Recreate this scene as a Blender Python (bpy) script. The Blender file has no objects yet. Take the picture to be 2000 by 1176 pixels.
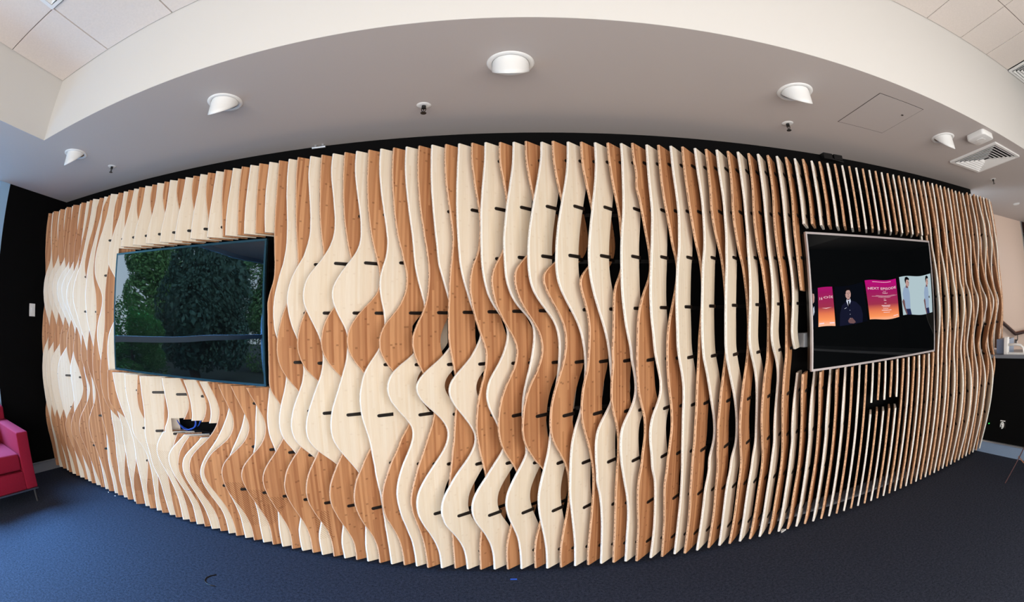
import bpy, bmesh, math, random
from mathutils import Matrix, Vector
random.seed(7)
sc = bpy.context.scene
C = sc.collection
U = 0.15                                   # one unit of the plan = the pitch of two slats (150 mm)
def W(x, y, z): return Vector((x*U, y*U, (z+0.2)*U))

# ------------------------------------------------------------------ camera, sky, sun, lights, exposure
cam_d = bpy.data.cameras.new('camera'); cam = bpy.data.objects.new('camera', cam_d); C.objects.link(cam); sc.camera = cam
cam_d.type = 'PANO'; cam_d.panorama_type = 'FISHEYE_EQUISOLID'
cam_d.sensor_width = 36; cam_d.sensor_fit = 'HORIZONTAL'
cam_d.fisheye_lens = 899.2831/2000*36; cam_d.fisheye_fov = math.pi
cam_d.shift_x = -15.91/2000; cam_d.shift_y = (568.82-588)/1176
cam_d.clip_start = 0.02; cam_d.clip_end = 300
R_ = [[0.999776, -0.009442, -0.018943], [0.018163, -0.076814, 0.996880], [0.010868, 0.997001, 0.076625]]
cam.matrix_world = Matrix.Translation(W(-0.0015, -15.6888, 9.316)) @ Matrix((
    (R_[0][0], R_[1][0], -R_[2][0], 0), (R_[0][1], R_[1][1], -R_[2][1], 0), (R_[0][2], R_[1][2], -R_[2][2], 0), (0, 0, 0, 1)))

world = bpy.data.worlds.new('sky'); sc.world = world; world.use_nodes = True
nt = world.node_tree; bg = nt.nodes['Background']
tc = nt.nodes.new('ShaderNodeTexCoord'); sp = nt.nodes.new('ShaderNodeSeparateXYZ'); cr = nt.nodes.new('ShaderNodeValToRGB')
nt.links.new(tc.outputs['Generated'], sp.inputs[0]); nt.links.new(sp.outputs['Z'], cr.inputs[0]); nt.links.new(cr.outputs[0], bg.inputs[0])
cr.color_ramp.elements[0].position = 0.0; cr.color_ramp.elements[0].color = (0.62, 0.74, 0.86, 1)
cr.color_ramp.elements[1].position = 0.6; cr.color_ramp.elements[1].color = (0.36, 0.56, 0.90, 1)
bg.inputs[1].default_value = 5.0

def area(name, loc, target, sx, sy, power, col):
    d = bpy.data.lights.new(name, 'AREA'); d.shape = 'RECTANGLE'; d.size = sx*U; d.size_y = sy*U; d.energy = power; d.color = col
    o = bpy.data.objects.new(name, d); C.objects.link(o); o.location = W(*loc)
    o.rotation_euler = (W(*target)-W(*loc)).to_track_quat('-Z', 'Y').to_euler()
    return o
sun_d = bpy.data.lights.new('sun', 'SUN'); sun_d.energy = 3.2; sun_d.angle = math.radians(12); sun_d.color = (1.0, 0.97, 0.9)
sun = bpy.data.objects.new('sun', sun_d); C.objects.link(sun); sun.location = W(20, -20, 90)
sun.rotation_euler = Vector((-0.75, -0.35, -0.75)).to_track_quat('-Z', 'Y').to_euler()
area('sky_daylight_left', (-50, -20, 34), (-16, -6, 2), 40, 20, 5200, (0.22, 0.52, 1.0))
area('soffit_fill_left', (-32, -18, -0.6), (-22, -10, 17), 26, 2.2, 82, (0.38, 0.66, 1.0))  # added blue fill lamp for the left soffit; the ground outside is dark
area('window_daylight_rear', (5, -28.2, 6.4), (5, 0, 8.6), 48, 12.2, 280, (1.0, 0.95, 0.90))

area('stair_wall_fill', (51.6, -4.2, 8.4), (36, 4, 9), 11.5, 11, 46, (1.0, 0.92, 0.86))  # added warm fill lamp that brightens the stair wall, out of view
sc.view_settings.view_transform = 'Standard'; sc.view_settings.look = 'None'; sc.view_settings.gamma = 1
sc.view_settings.use_curve_mapping = False; sc.view_settings.exposure = 0.0
sc.cycles.use_denoising = True
sc.cycles.max_bounces = 8; sc.cycles.diffuse_bounces = 4

# ------------------------------------------------------------------ helpers
def lin(r, g, b):
    f = lambda c: c/12.92 if c <= 0.04045 else ((c+0.055)/1.055)**2.4
    return (f(r/255), f(g/255), f(b/255), 1)
def new_mat(name):
    m = bpy.data.materials.new(name); m.use_nodes = True
    return m, m.node_tree, m.node_tree.nodes['Principled BSDF']
def mat(name, rgb, rough=0.6, metal=0.0, spec=0.5, noise=0.0, nscale=40, bump=0.0, emit=0.0):
    m, n, p = new_mat(name)
    p.inputs['Base Color'].default_value = lin(*rgb); p.inputs['Roughness'].default_value = rough
    p.inputs['Metallic'].default_value = metal; p.inputs['Specular IOR Level'].default_value = spec
    if noise or bump:
        t = n.nodes.new('ShaderNodeTexNoise'); t.inputs['Scale'].default_value = nscale; t.inputs['Detail'].default_value = 5
        g = n.nodes.new('ShaderNodeNewGeometry'); n.links.new(g.outputs['Position'], t.inputs['Vector'])
        if noise:
            r = n.nodes.new('ShaderNodeValToRGB'); c = lin(*rgb)
            r.color_ramp.elements[0].position = 0.3; r.color_ramp.elements[1].position = 0.7
            r.color_ramp.elements[0].color = tuple(max(0, v*(1-noise)) for v in c[:3])+(1,)
            r.color_ramp.elements[1].color = tuple(min(1, v*(1+noise)) for v in c[:3])+(1,)
            n.links.new(t.outputs['Fac'], r.inputs[0]); n.links.new(r.outputs[0], p.inputs['Base Color'])
        if bump:
            b = n.nodes.new('ShaderNodeBump'); b.inputs['Strength'].default_value = bump; b.inputs['Distance'].default_value = 0.004
            n.links.new(t.outputs['Fac'], b.inputs['Height']); n.links.new(b.outputs[0], p.inputs['Normal'])
    if emit:
        p.inputs['Emission Color'].default_value = lin(*rgb); p.inputs['Emission Strength'].default_value = emit
    return m
def link(name, me, parent=None, loc=None):
    o = bpy.data.objects.new(name, me); C.objects.link(o)
    if parent is not None: o.parent = parent
    if loc is not None: o.location = loc
    return o
class MB:
    """collects polygons (in metres) for one mesh object"""
    def __init__(s): s.v = []; s.f = []; s.m = []
    def poly(s, pts, mi=0):
        b = len(s.v); s.v += [tuple(p) for p in pts]; s.f.append(tuple(range(b, b+len(pts)))); s.m.append(mi)
    def box(s, a, b, mi=0):
        x0, y0, z0 = a; x1, y1, z1 = b; n = len(s.v)
        s.v += [tuple(W(x, y, z)) for z in (z0, z1) for y in (y0, y1) for x in (x0, x1)]
        for q in ((0, 2, 3, 1), (4, 5, 7, 6), (0, 1, 5, 4), (2, 6, 7, 3), (0, 4, 6, 2), (1, 3, 7, 5)):
            s.f.append(tuple(n+i for i in q)); s.m.append(mi)
    def prism(s, pts, d, mi=0):
        """closed outline pts (Vectors) pushed along d"""
        n = len(pts); b = len(s.v); d = Vector(d)
        s.v += [tuple(p) for p in pts]+[tuple(Vector(p)+d) for p in pts]
        s.f.append(tuple(b+i for i in range(n))[::-1]); s.m.append(mi); s.f.append(tuple(b+n+i for i in range(n))); s.m.append(mi)
        for i in range(n):
            j = (i+1) % n; s.f.append((b+i, b+j, b+n+j, b+n+i)); s.m.append(mi)
    def lathe(s, prof, o, n=24, mi=0, a0=0, a1=2*math.pi):
        """prof: (radius, z) in metres about the vertical axis through o"""
        b = len(s.v); full = abs(a1-a0-2*math.pi) < 1e-6; k = n if full else n+1
        for i in range(k):
            a = a0+(a1-a0)*i/n
            for r, z in prof: s.v.append((o[0]+r*math.cos(a), o[1]+r*math.sin(a), o[2]+z))
        m = len(prof)
        for i in range(n):
            j = (i+1) % k
            for q in range(m-1):
                s.f.append((b+i*m+q, b+j*m+q, b+j*m+q+1, b+i*m+q+1)); s.m.append(mi)
    def tube(s, pts, r, n=8, mi=0):
        pts = [Vector(p) for p in pts]; b = len(s.v); up = None
        for i, p in enumerate(pts):
            t = (pts[min(i+1, len(pts)-1)]-pts[max(i-1, 0)]).normalized()
            if up is None: up = t.orthogonal().normalized()
            up = (up-t*up.dot(t)).normalized(); sd = t.cross(up)
            for k in range(n):
                a = 2*math.pi*k/n; s.v.append(tuple(p+up*(r*math.cos(a))+sd*(r*math.sin(a))))
        for i in range(len(pts)-1):
            for k in range(n):
                k2 = (k+1) % n; s.f.append((b+i*n+k, b+i*n+k2, b+(i+1)*n+k2, b+(i+1)*n+k)); s.m.append(mi)
        s.f.append(tuple(b+k for k in range(n))[::-1]); s.m.append(mi)
        e = b+(len(pts)-1)*n; s.f.append(tuple(e+k for k in range(n))); s.m.append(mi)
    def mesh(s, name, mats, origin=None, bevel=0, smooth=False, seg=2):
        o = Vector(origin) if origin is not None else Vector((0, 0, 0))
        me = bpy.data.meshes.new(name); me.from_pydata([tuple(Vector(v)-o) for v in s.v], [], s.f)
        for m in (mats if isinstance(mats, (list, tuple)) else [mats]): me.materials.append(m)
        me.polygons.foreach_set('material_index', s.m)
        if bevel or smooth:
            bm = bmesh.new(); bm.from_mesh(me); bmesh.ops.remove_doubles(bm, verts=bm.verts, dist=1e-6)
            bmesh.ops.recalc_face_normals(bm, faces=bm.faces)
            if bevel:
                bmesh.ops.bevel(bm, geom=[e for e in bm.edges if len(e.link_faces) == 2 and e.calc_face_angle(0) > 0.5], offset=bevel, segments=seg, profile=0.5, affect='EDGES')
            for f in bm.faces: f.smooth = smooth
            bm.to_mesh(me); bm.free()
        me.update()
        return me
def part(name, mb, mats, parent, bevel=0, smooth=False, label=None, seg=2):
    """a child of parent; the mesh is given in world metres, stored about the parent's base"""
    base = parent.matrix_world.translation if parent is not None else Vector((0, 0, 0))
    p = parent; base = Vector((0, 0, 0))
    while p is not None: base = base+p.location; p = p.parent
    o = link(name, mb.mesh(name, mats, base, bevel, smooth, seg), parent)
    if label: o['label'] = label
    return o
def thing(name, loc, label, cat, group=None):
    o = bpy.data.objects.new(name, None); C.objects.link(o); o.location = W(*loc); o.empty_display_size = 0.05
    o['label'] = label; o['category'] = cat
    if group: o['group'] = group
    return o
def single(name, mb, mats, label, cat, loc, bevel=0, smooth=False, group=None):
    b = W(*loc); o = link(name, mb.mesh(name, mats, b, bevel, smooth), None, b); o['label'] = label; o['category'] = cat
    if group: o['group'] = group
    return o
def struct(name, mb, mats, bevel=0, smooth=False, parent=None):
    if parent is not None: return part(name, mb, mats, parent, bevel, smooth)
    o = link(name, mb.mesh(name, mats, None, bevel, smooth)); o['kind'] = 'structure'; return o
def boxmb(*bx):
    m = MB()
    for a, b in bx: m.box(a, b)
    return m

# ------------------------------------------------------------------ materials
M_white = mat('white_plaster', (206, 204, 200), 0.8)
M_soffit = mat('painted_soffit', (188, 180, 176), 0.85)
M_tile = mat('ceiling_tile', (226, 216, 208), 0.9, noise=0.03, nscale=60)
M_plenum = mat('dark_plenum', (70, 55, 50), 0.9)
M_black = mat('black_wall_paint', (3, 3, 4), 0.8, spec=0.12)
M_pink = mat('warm_wall_paint', (226, 205, 190), 0.85)
M_skirt = mat('grey_skirting', (120, 122, 130), 0.6)
M_skirtb = mat('blue_grey_skirting', (130, 150, 176), 0.6)
M_alu = mat('pale_metal', (196, 200, 204), 0.35, 0.8)
M_frame = mat('window_frame', (150, 185, 215), 0.5)
M_wenge = mat('dark_brown_timber', (58, 34, 32), 0.5)
M_plastic = mat('white_plastic', (232, 232, 230), 0.4)
M_blackp = mat('black_plastic', (16, 16, 17), 0.35)
M_steel = mat('brushed_steel', (160, 155, 150), 0.3, 1.0)
M_dark = mat('dark_void', (5, 5, 6), 0.9)

def carpet():
    m, n, p = new_mat('navy_carpet')
    g = n.nodes.new('ShaderNodeNewGeometry')
    t1 = n.nodes.new('ShaderNodeTexNoise'); t1.inputs['Scale'].default_value = 190; t1.inputs['Detail'].default_value = 3
    t2 = n.nodes.new('ShaderNodeTexNoise'); t2.inputs['Scale'].default_value = 60; t2.inputs['Detail'].default_value = 2
    a = n.nodes.new('ShaderNodeMath'); a.operation = 'ADD'
    for t in (t1, t2): n.links.new(g.outputs['Position'], t.inputs['Vector'])
    h = n.nodes.new('ShaderNodeMath'); h.operation = 'MULTIPLY'; h.inputs[1].default_value = 0.6
    n.links.new(t2.outputs['Fac'], h.inputs[0]); n.links.new(t1.outputs['Fac'], a.inputs[0]); n.links.new(h.outputs[0], a.inputs[1])
    r = n.nodes.new('ShaderNodeValToRGB'); r.color_ramp.elements[0].position = 0.55; r.color_ramp.elements[1].position = 1.1
    r.color_ramp.elements[0].color = lin(19, 23, 31); r.color_ramp.elements[1].color = lin(57, 62, 77)
    n.links.new(a.outputs[0], r.inputs[0]); n.links.new(r.outputs[0], p.inputs['Base Color'])
    p.inputs['Roughness'].default_value = 0.95; p.inputs['Specular IOR Level'].default_value = 0.15
    b = n.nodes.new('ShaderNodeBump'); b.inputs['Strength'].default_value = 0.7; b.inputs['Distance'].default_value = 0.004
    n.links.new(t1.outputs['Fac'], b.inputs['Height']); n.links.new(b.outputs[0], p.inputs['Normal'])
    return m
M_carpet = carpet()

def mnode(n, op, a, b=None, c=None):
    q = n.nodes.new('ShaderNodeMath'); q.operation = op
    for i, v in enumerate((a, b, c)):
        if v is None: continue
        if isinstance(v, (int, float)): q.inputs[i].default_value = v
        else: n.links.new(v, q.inputs[i])
    return q.outputs[0]
def mixc(n, f, a, b, mode='MIX'):
    q = n.nodes.new('ShaderNodeMix'); q.data_type = 'RGBA'; q.blend_type = mode
    for s, v in ((q.inputs[0], f), (q.inputs[6], a), (q.inputs[7], b)):
        if isinstance(v, (int, float)): s.default_value = v
        elif isinstance(v, tuple): s.default_value = v
        else: n.links.new(v, s)
    return q.outputs[2]
def bamboo(name, c0, c1, cn, tick, hatch):
    """flat face of a bamboo board: upright strips, node marks, fine grain, and an engraved hatch low on the left"""
    m, n, p = new_mat(name)
    uv = n.nodes.new('ShaderNodeUVMap'); uv.uv_map = 'board'
    s = n.nodes.new('ShaderNodeSeparateXYZ'); n.links.new(uv.outputs[0], s.inputs[0])
    oi = n.nodes.new('ShaderNodeObjectInfo'); u, v = s.outputs[0], s.outputs[1]; rnd = oi.outputs['Random']
    su = mnode(n, 'MULTIPLY_ADD', u, 10.0, mnode(n, 'MULTIPLY', rnd, 31))
    strip = mnode(n, 'FLOOR', su)
    wn = n.nodes.new('ShaderNodeTexWhiteNoise'); wn.noise_dimensions = '1D'
    n.links.new(mnode(n, 'MULTIPLY_ADD', rnd, 517, strip), wn.inputs['W'])
    vv = mnode(n, 'MULTIPLY_ADD', v, 0.34, mnode(n, 'MULTIPLY', wn.outputs['Value'], 17.3))
    seg = n.nodes.new('ShaderNodeTexWhiteNoise'); seg.noise_dimensions = '2D'
    cv = n.nodes.new('ShaderNodeCombineXYZ'); n.links.new(strip, cv.inputs[0])
    n.links.new(mnode(n, 'FLOOR', mnode(n, 'MULTIPLY', vv, 0.37)), cv.inputs[1]); n.links.new(cv.outputs[0], seg.inputs['Vector'])
    col = mixc(n, seg.outputs['Value'], c0, c1)
    fr = mnode(n, 'ABSOLUTE', mnode(n, 'SUBTRACT', mnode(n, 'FRACT', vv), 0.5))
    tk = mnode(n, 'SUBTRACT', 1.0, mnode(n, 'MINIMUM', mnode(n, 'MULTIPLY', fr, 62), 1.0))
    gr = n.nodes.new('ShaderNodeTexNoise'); gr.inputs['Scale'].default_value = 1.0; gr.inputs['Detail'].default_value = 3
    gv = n.nodes.new('ShaderNodeCombineXYZ'); n.links.new(mnode(n, 'MULTIPLY', su, 7), gv.inputs[0]); n.links.new(mnode(n, 'MULTIPLY', v, 1.3), gv.inputs[1]); n.links.new(rnd, gv.inputs[2])
    n.links.new(gv.outputs[0], gr.inputs['Vector'])
    g2 = n.nodes.new('ShaderNodeTexNoise'); g2.inputs['Scale'].default_value = 3.0
    g2v = n.nodes.new('ShaderNodeCombineXYZ'); n.links.new(strip, g2v.inputs[0]); n.links.new(vv, g2v.inputs[1]); n.links.new(g2v.outputs[0], g2.inputs['Vector'])
    tk = mnode(n, 'MULTIPLY', tk, mnode(n, 'GREATER_THAN', g2.outputs['Fac'], 0.40))
    col = mixc(n, mnode(n, 'MULTIPLY', tk, tick), col, cn)
    col = mixc(n, mnode(n, 'MULTIPLY', mnode(n, 'SUBTRACT', gr.outputs['Fac'], 0.36), 0.42), col, cn)
    # engraved diagonal lines
    geo = n.nodes.new('ShaderNodeNewGeometry'); gp = n.nodes.new('ShaderNodeSeparateXYZ'); n.links.new(geo.outputs['Position'], gp.inputs[0])
    ln = mnode(n, 'LESS_THAN', mnode(n, 'FRACT', mnode(n, 'MULTIPLY', mnode(n, 'ADD', u, v), 9.0)), 0.24)
    hx = mnode(n, 'MULTIPLY', gp.outputs[0], 1/U)
    inx = mnode(n, 'MULTIPLY', mnode(n, 'GREATER_THAN', hx, -21.0), mnode(n, 'LESS_THAN', hx, -7.4))
    inz = mnode(n, 'MULTIPLY', mnode(n, 'GREATER_THAN', v, 0.75), mnode(n, 'LESS_THAN', mnode(n, 'MULTIPLY_ADD', hx, 0.16, v), 0.95))
    hn = n.nodes.new('ShaderNodeTexNoise'); hn.inputs['Scale'].default_value = 3.4; hn.inputs['Detail'].default_value = 0
    n.links.new(geo.outputs['Position'], hn.inputs['Vector'])
    mk = mnode(n, 'MULTIPLY', mnode(n, 'MULTIPLY', inx, inz), mnode(n, 'GREATER_THAN', hn.outputs['Fac'], 0.45))
    col = mixc(n, mnode(n, 'MULTIPLY', mnode(n, 'MULTIPLY', ln, mk), hatch), col, cn)
    n.links.new(col, p.inputs['Base Color']); p.inputs['Roughness'].default_value = 0.5; p.inputs['Specular IOR Level'].default_value = 0.3
    return m
M_bl = bamboo('pale_bamboo', lin(241, 231, 213), lin(235, 221, 198), lin(186, 152, 112), 0.16, 0.5)
M_bb = bamboo('caramel_bamboo', lin(211, 157, 111), lin(171, 115, 76), lin(98, 56, 30), 0.6, 0.8)
def edge(name, c0, c1, dens, amt):
    """sawn edge of a board: end grain dashes along its length"""
    m, n, p = new_mat(name)
    uv = n.nodes.new('ShaderNodeUVMap'); uv.uv_map = 'board'
    s = n.nodes.new('ShaderNodeSeparateXYZ'); n.links.new(uv.outputs[0], s.inputs[0])
    oi = n.nodes.new('ShaderNodeObjectInfo'); rnd = oi.outputs['Random']
    cell = mnode(n, 'FLOOR', mnode(n, 'MULTIPLY_ADD', s.outputs[1], 19.0, mnode(n, 'MULTIPLY', rnd, 50)))
    wn = n.nodes.new('ShaderNodeTexWhiteNoise'); wn.noise_dimensions = '1D'; n.links.new(cell, wn.inputs['W'])
    mid = mnode(n, 'LESS_THAN', mnode(n, 'ABSOLUTE', mnode(n, 'SUBTRACT', s.outputs[0], 0.5)), 0.2)
    f = mnode(n, 'MULTIPLY', mid, mnode(n, 'GREATER_THAN', wn.outputs['Value'], dens))
    f = mnode(n, 'MULTIPLY', f, mnode(n, 'MULTIPLY', wn.outputs['Value'], amt))
    n.links.new(mixc(n, f, c0, c1), p.inputs['Base Color']); p.inputs['Roughness'].default_value = 0.6
    return m
M_el = edge('pale_edge', lin(240, 235, 226), lin(166, 146, 122), 0.4, 0.4)
M_eb = edge('tan_edge', lin(218, 174, 138), lin(92, 54, 34), 0.5, 0.8)

def glass(name, tint, refl):
    m = bpy.data.materials.new(name); m.use_nodes = True; n = m.node_tree; n.nodes.clear()
    o = n.nodes.new('ShaderNodeOutputMaterial'); t = n.nodes.new('ShaderNodeBsdfTransparent'); g = n.nodes.new('ShaderNodeBsdfGlossy')
    t.inputs[0].default_value = tint; g.inputs['Roughness'].default_value = 0.0
    mx = n.nodes.new('ShaderNodeMixShader'); lw = n.nodes.new('ShaderNodeLayerWeight'); lw.inputs[0].default_value = refl
    n.links.new(lw.outputs['Fresnel'], mx.inputs[0]); n.links.new(t.outputs[0], mx.inputs[1]); n.links.new(g.outputs[0], mx.inputs[2]); n.links.new(mx.outputs[0], o.inputs[0])
    return m
M_glass = glass('window_glass', (0.94, 0.97, 0.97, 1), 0.06)

# ------------------------------------------------------------------ the room
H = 17.05
struct('floor', boxmb(((-29.6, -38, -1), (52, 5.3, -0.2))), M_carpet)
struct('wall_back', boxmb(((-30.4, 1.5, -0.2), (31.0, 2.3, 18)),), M_black)
struct('wall_left', boxmb(((-30.4, -4.15, -0.2), (-29.6, 1.5, 18))), M_black)
struct('wall_rear', boxmb(((-30.4, -38.8, -0.2), (-24, -38, 23)), ((-24, -38.8, -0.2), (-23.2, -29, 23)), ((-23.2, -29.8, -0.2), (52.8, -29, 23))), mat('rear_wall_paint', (70, 68, 66), 0.8))
struct('wall_right', boxmb(((52, -38, -0.2), (52.8, 5.3, 23))), mat('right_wall_paint', (34, 32, 32), 0.8))
struct('wall_stair', boxmb(((31.0, 5.3, -6), (50.45, 6.1, 18))), M_pink)
struct('trim_1', boxmb(((50.45, 5.15, -6), (50.75, 6.2, 18))), M_alu)
w2 = struct('window_2', boxmb(((50.75, 5.25, 15.9), (58, 6.0, 18))), M_wenge)
struct('glass_pane', boxmb(((50.75, 5.6, -6), (58, 5.66, 15.9))), glass('grey_tinted_glass', (0.055, 0.075, 0.08, 1), 0.06), parent=w2)
struct('trim_2', boxmb(((-29.6, -4.15, -0.2), (-29.45, 1.5, 0.42))), M_skirt)
struct('baseboard_back', boxmb(((-29.45, 1.38, -0.2), (31, 1.5, 0.42))), M_skirt)

# low bulkhead, its fascia, and the raised tiled ceiling
struct('ceiling', boxmb(((-30.4, -6.13, H), (31, 2.3, H+0.3)), ((-30.4, -38.8, H), (-20.62, -6.13, H+0.3)), ((33.23, -38.8, H), (52.8, -6.13, H+0.3)), ((31, -6.13, H), (52.8, 6.1, H+0.3))), M_soffit)
def zt(x): return 20.05+(x+20.6)*2.2/42.6
fm = MB()
fm.prism([W(-20.6, -6.15, H), W(33.2, -6.15, H), W(33.2, -6.15, zt(33.2)+1), W(-20.6, -6.15, zt(-20.6)+1)], (0, 0.018*U, 0))
struct('trim_3', fm, M_white)
fm = MB()
fm.prism([W(-20.6, -6.15, H), W(-20.6, -38.8, H), W(-20.6, -38.8, zt(-20.6)+1), W(-20.6, -6.15, zt(-20.6)+1)], (-0.018*U, 0, 0))
struct('trim_4', fm, M_white)
fm = MB(); fm.prism([W(33.2, -6.15, H), W(33.2, -38.8, H), W(33.2, -38.8, zt(33.2)+1), W(33.2, -6.15, zt(33.2)+1)], (0.018*U, 0, 0))
struct('trim_5', fm, M_white)
XJ = [-20.6, -16.55, -12.4, -8.3, -4.2, -0.1, 3.9, 7.8, 11.6, 15.24, 18.7, 22.19, 25.57, 29.1, 33.2]
YJ = [-6.15, -10.2, -14.25, -18.3, -22.35, -26.4, -30.45, -34.5, -38]
tm = MB()
tm.prism([W(-20.6, -38.8, zt(-20.6)+0.25), W(33.2, -38.8, zt(33.2)+0.25), W(33.2, -6.15, zt(33.2)+0.25), W(-20.6, -6.15, zt(-20.6)+0.25)], (0, 0, 0.3*U))
grid = struct('ceiling_raised', tm, M_plenum)
for i in range(len(XJ)-1):
    for j in range(len(YJ)-1):
        if (i, j) in ((1, 1), (13, 0)): continue
        g = 0.035; x0, x1, y0, y1 = XJ[i]+g, XJ[i+1]-g, YJ[j+1]+g, YJ[j]-g
        t = MB(); t.prism([W(x0, y0, zt(x0)), W(x1, y0, zt(x1)), W(x1, y1, zt(x1)), W(x0, y1, zt(x0))], (0, 0, 0.12*U))
        part('ceiling_tile', t, M_tile, grid)

wf = MB()
for y in (-10.2, -6.2, -2.2, 1.8): wf.box((51.75, y-0.12, 2.8), (52, y+0.12, 14.2))
wf.box((51.75, -10.2, 2.6), (52, 1.8, 2.9)); wf.box((51.75, -10.2, 14.0), (52, 1.8, 14.3))
struct('added_frame_right', wf, M_alu)  # unseen frame on the solid right wall, added to go with the stair fill lamp
# glazed left side: frame, transom, mullions, panes
wf = MB(); wf.box((-30.3, -5.05, -0.2), (-29.6, -4.15, H)); wf.box((-30.2, -38, 16.7), (-29.7, -5.05, H)); wf.box((-30.2, -38, 7.95), (-29.7, -5.05, 8.45)); wf.box((-30.2, -38, -0.2), (-29.7, -5.05, 0.3))
win = struct('window_1', wf, M_frame)
ys = [-5.05, -33.5, -38]
for k in range(2):
    for z0, z1 in ((0.3, 7.95), (8.45, 16.7)):
        part('glass_pane', boxmb(((-29.98, ys[k+1], z0), (-29.92, ys[k], z1))), M_glass, win)
    if k: part('mullion', boxmb(((-30.15, ys[k]-0.12, 0.3), (-29.75, ys[k]+0.12, 16.7))), M_frame, win)
# rear windows behind the camera
wf = MB()
for k in range(7): wf.box((-20+k*8.3-0.2, -29, 0.2), (-20+k*8.3+0.2, -28.7, 12.9))
wf.box((-20, -29, 12.7), (30, -28.7, 13.1)); wf.box((-20, -29, 0.0), (30, -28.7, 0.4))
struct('window_3', wf, M_alu)

# half wall by the stair with its counter top
struct('wall_half', boxmb(((29.2, -30, -0.2), (30.3, 1.5, 5.85))), M_black)
struct('trim_6', boxmb(((29.05, -30.1, 5.85), (32.4, 1.5, 6.05))), mat('counter_top', (112, 118, 128), 0.35))
struct('baseboard_right', boxmb(((29.12, -30, -0.2), (29.2, 1.3, 0.52))), M_skirtb)
struct('trim_7', boxmb(((29.06, -30, 0.52), (29.2, 1.3, 0.6))), M_alu)
struct('trim_8', boxmb(((-29.45, -4.15, 0.42), (-29.38, 1.4, 0.48))), M_alu)

# ------------------------------------------------------------------ the slat wall
XS = [-30.5, -30, -29.5, -29, -28.5, -28, -27.5, -27, -26.5, -26, -25.5, -25, -24.5, -24, -23.5, -23, -22.5, -22, -21.5, -21, -20.5, -20, -19.5, -19, -18.5, -18, -17.5, -17, -16.5, -16, -15.5, -15, -14.5, -14, -13.5, -13, -12.5, -12, -11.5, -11, -10.5, -10, -9.5, -9, -8.5, -8, -7.5, -7, -6.5, -6, -5.5, -5, -4.5, -4, -3.5, -3, -2.5, -2, -1.5, -1, -0.5, 0, 0.5, 1, 1.5, 2, 2.5, 3, 3.5, 4, 4.5, 5, 5.5, 6, 6.5, 7, 7.5, 8, 8.5, 9, 9.5, 10, 10.5, 11, 11.5, 12, 12.5, 13, 13.5, 14, 14.5, 15, 15.5, 16, 16.5, 17, 17.5, 18, 18.5, 19, 19.5, 20, 20.489, 20.977, 21.463, 21.949, 22.436, 22.924, 23.413, 23.906, 24.413, 24.922, 25.433, 25.947, 26.463, 26.981, 27.502, 28.026, 28.552, 29.081, 29.612, 30.147, 30.684, 31.225, 31.768]
CLIPS = [(22, (4, 5, 6)), (23, (1, 7)), (25, (2, 7)), (27, (1, 2, 3, 7)), (29, (3, 7)), (31, (3, 7)), (33, (7,)), (35, (7,)), (36, (1,)), (38, (1, 2, 3)), (40, (1, 2)), (42, (1, 2)), (44, (1, 2, 4)), (45, (6,)), (46, (1, 2, 4)), (47, (3, 5, 6)), (48, (1, 7)), (49, (3, 5, 6)), (50, (1, 3, 5, 7)), (51, (3, 4, 6)), (52, (1, 5)), (53, (2, 3, 4)), (54, (5,)), (55, (0, 1, 2, 3, 4, 7)), (56, (5,)), (57, (0, 1, 2, 4, 6, 7)), (58, (0, 3, 5)), (59, (0, 1, 2, 4, 6, 7, 8)), (60, (0, 3, 4, 5)), (61, (0, 1, 2, 6, 7, 8)), (62, (3, 4, 5, 8)), (63, (0, 1, 2, 6, 7, 8)), (64, (0, 3, 4, 5, 8)), (65, (0, 1, 2, 5, 6, 7, 8)), (66, (0, 3, 4, 5, 8)), (67, (0, 1, 2, 5, 6, 7, 8)), (68, (0, 1, 3, 4, 8)), (69, (0, 1, 2, 3, 5, 6, 7, 8)), (70, (0, 1, 2, 3, 4, 5, 7, 8)), (71, (0, 1, 2, 3, 4, 5, 6, 7, 8)), (72, (0, 1, 2, 3, 4, 7, 8)), (73, (0, 1, 2, 3, 4, 5, 6, 7, 8)), (74, (0, 1, 2, 3, 7, 8)), (75, (0, 1, 2, 3, 4, 5, 6, 7, 8)), (76, (0, 1, 2, 3, 7, 8)), (77, (0, 1, 2, 3, 4, 5, 6, 7, 8)), (78, (0, 1, 2, 3, 6, 7, 8)), (79, (0, 1, 2, 3, 4, 5, 6, 7, 8)), (80, (0, 1, 2, 3, 4, 5, 6, 7, 8)), (81, (0, 1, 2, 3, 4, 5, 6, 7, 8)), (82, (0, 1, 2, 3, 4, 5, 6, 7, 8)), (83, (0, 1, 2, 3, 5, 6, 7, 8)), (84, (0, 1, 2, 3, 6, 7, 8)), (85, (0, 1, 2, 3, 7, 8)), (86, (0, 1, 2, 3, 7, 8)), (87, (0, 1, 2, 3, 7, 8)), (88, (0, 1, 2, 3, 7, 8)), (89, (0, 1, 2, 3, 7, 8)), (90, (0, 1, 2, 3, 7, 8)), (91, (0, 1, 2, 3, 7, 8)), (92, (0, 1, 2))]
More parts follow.
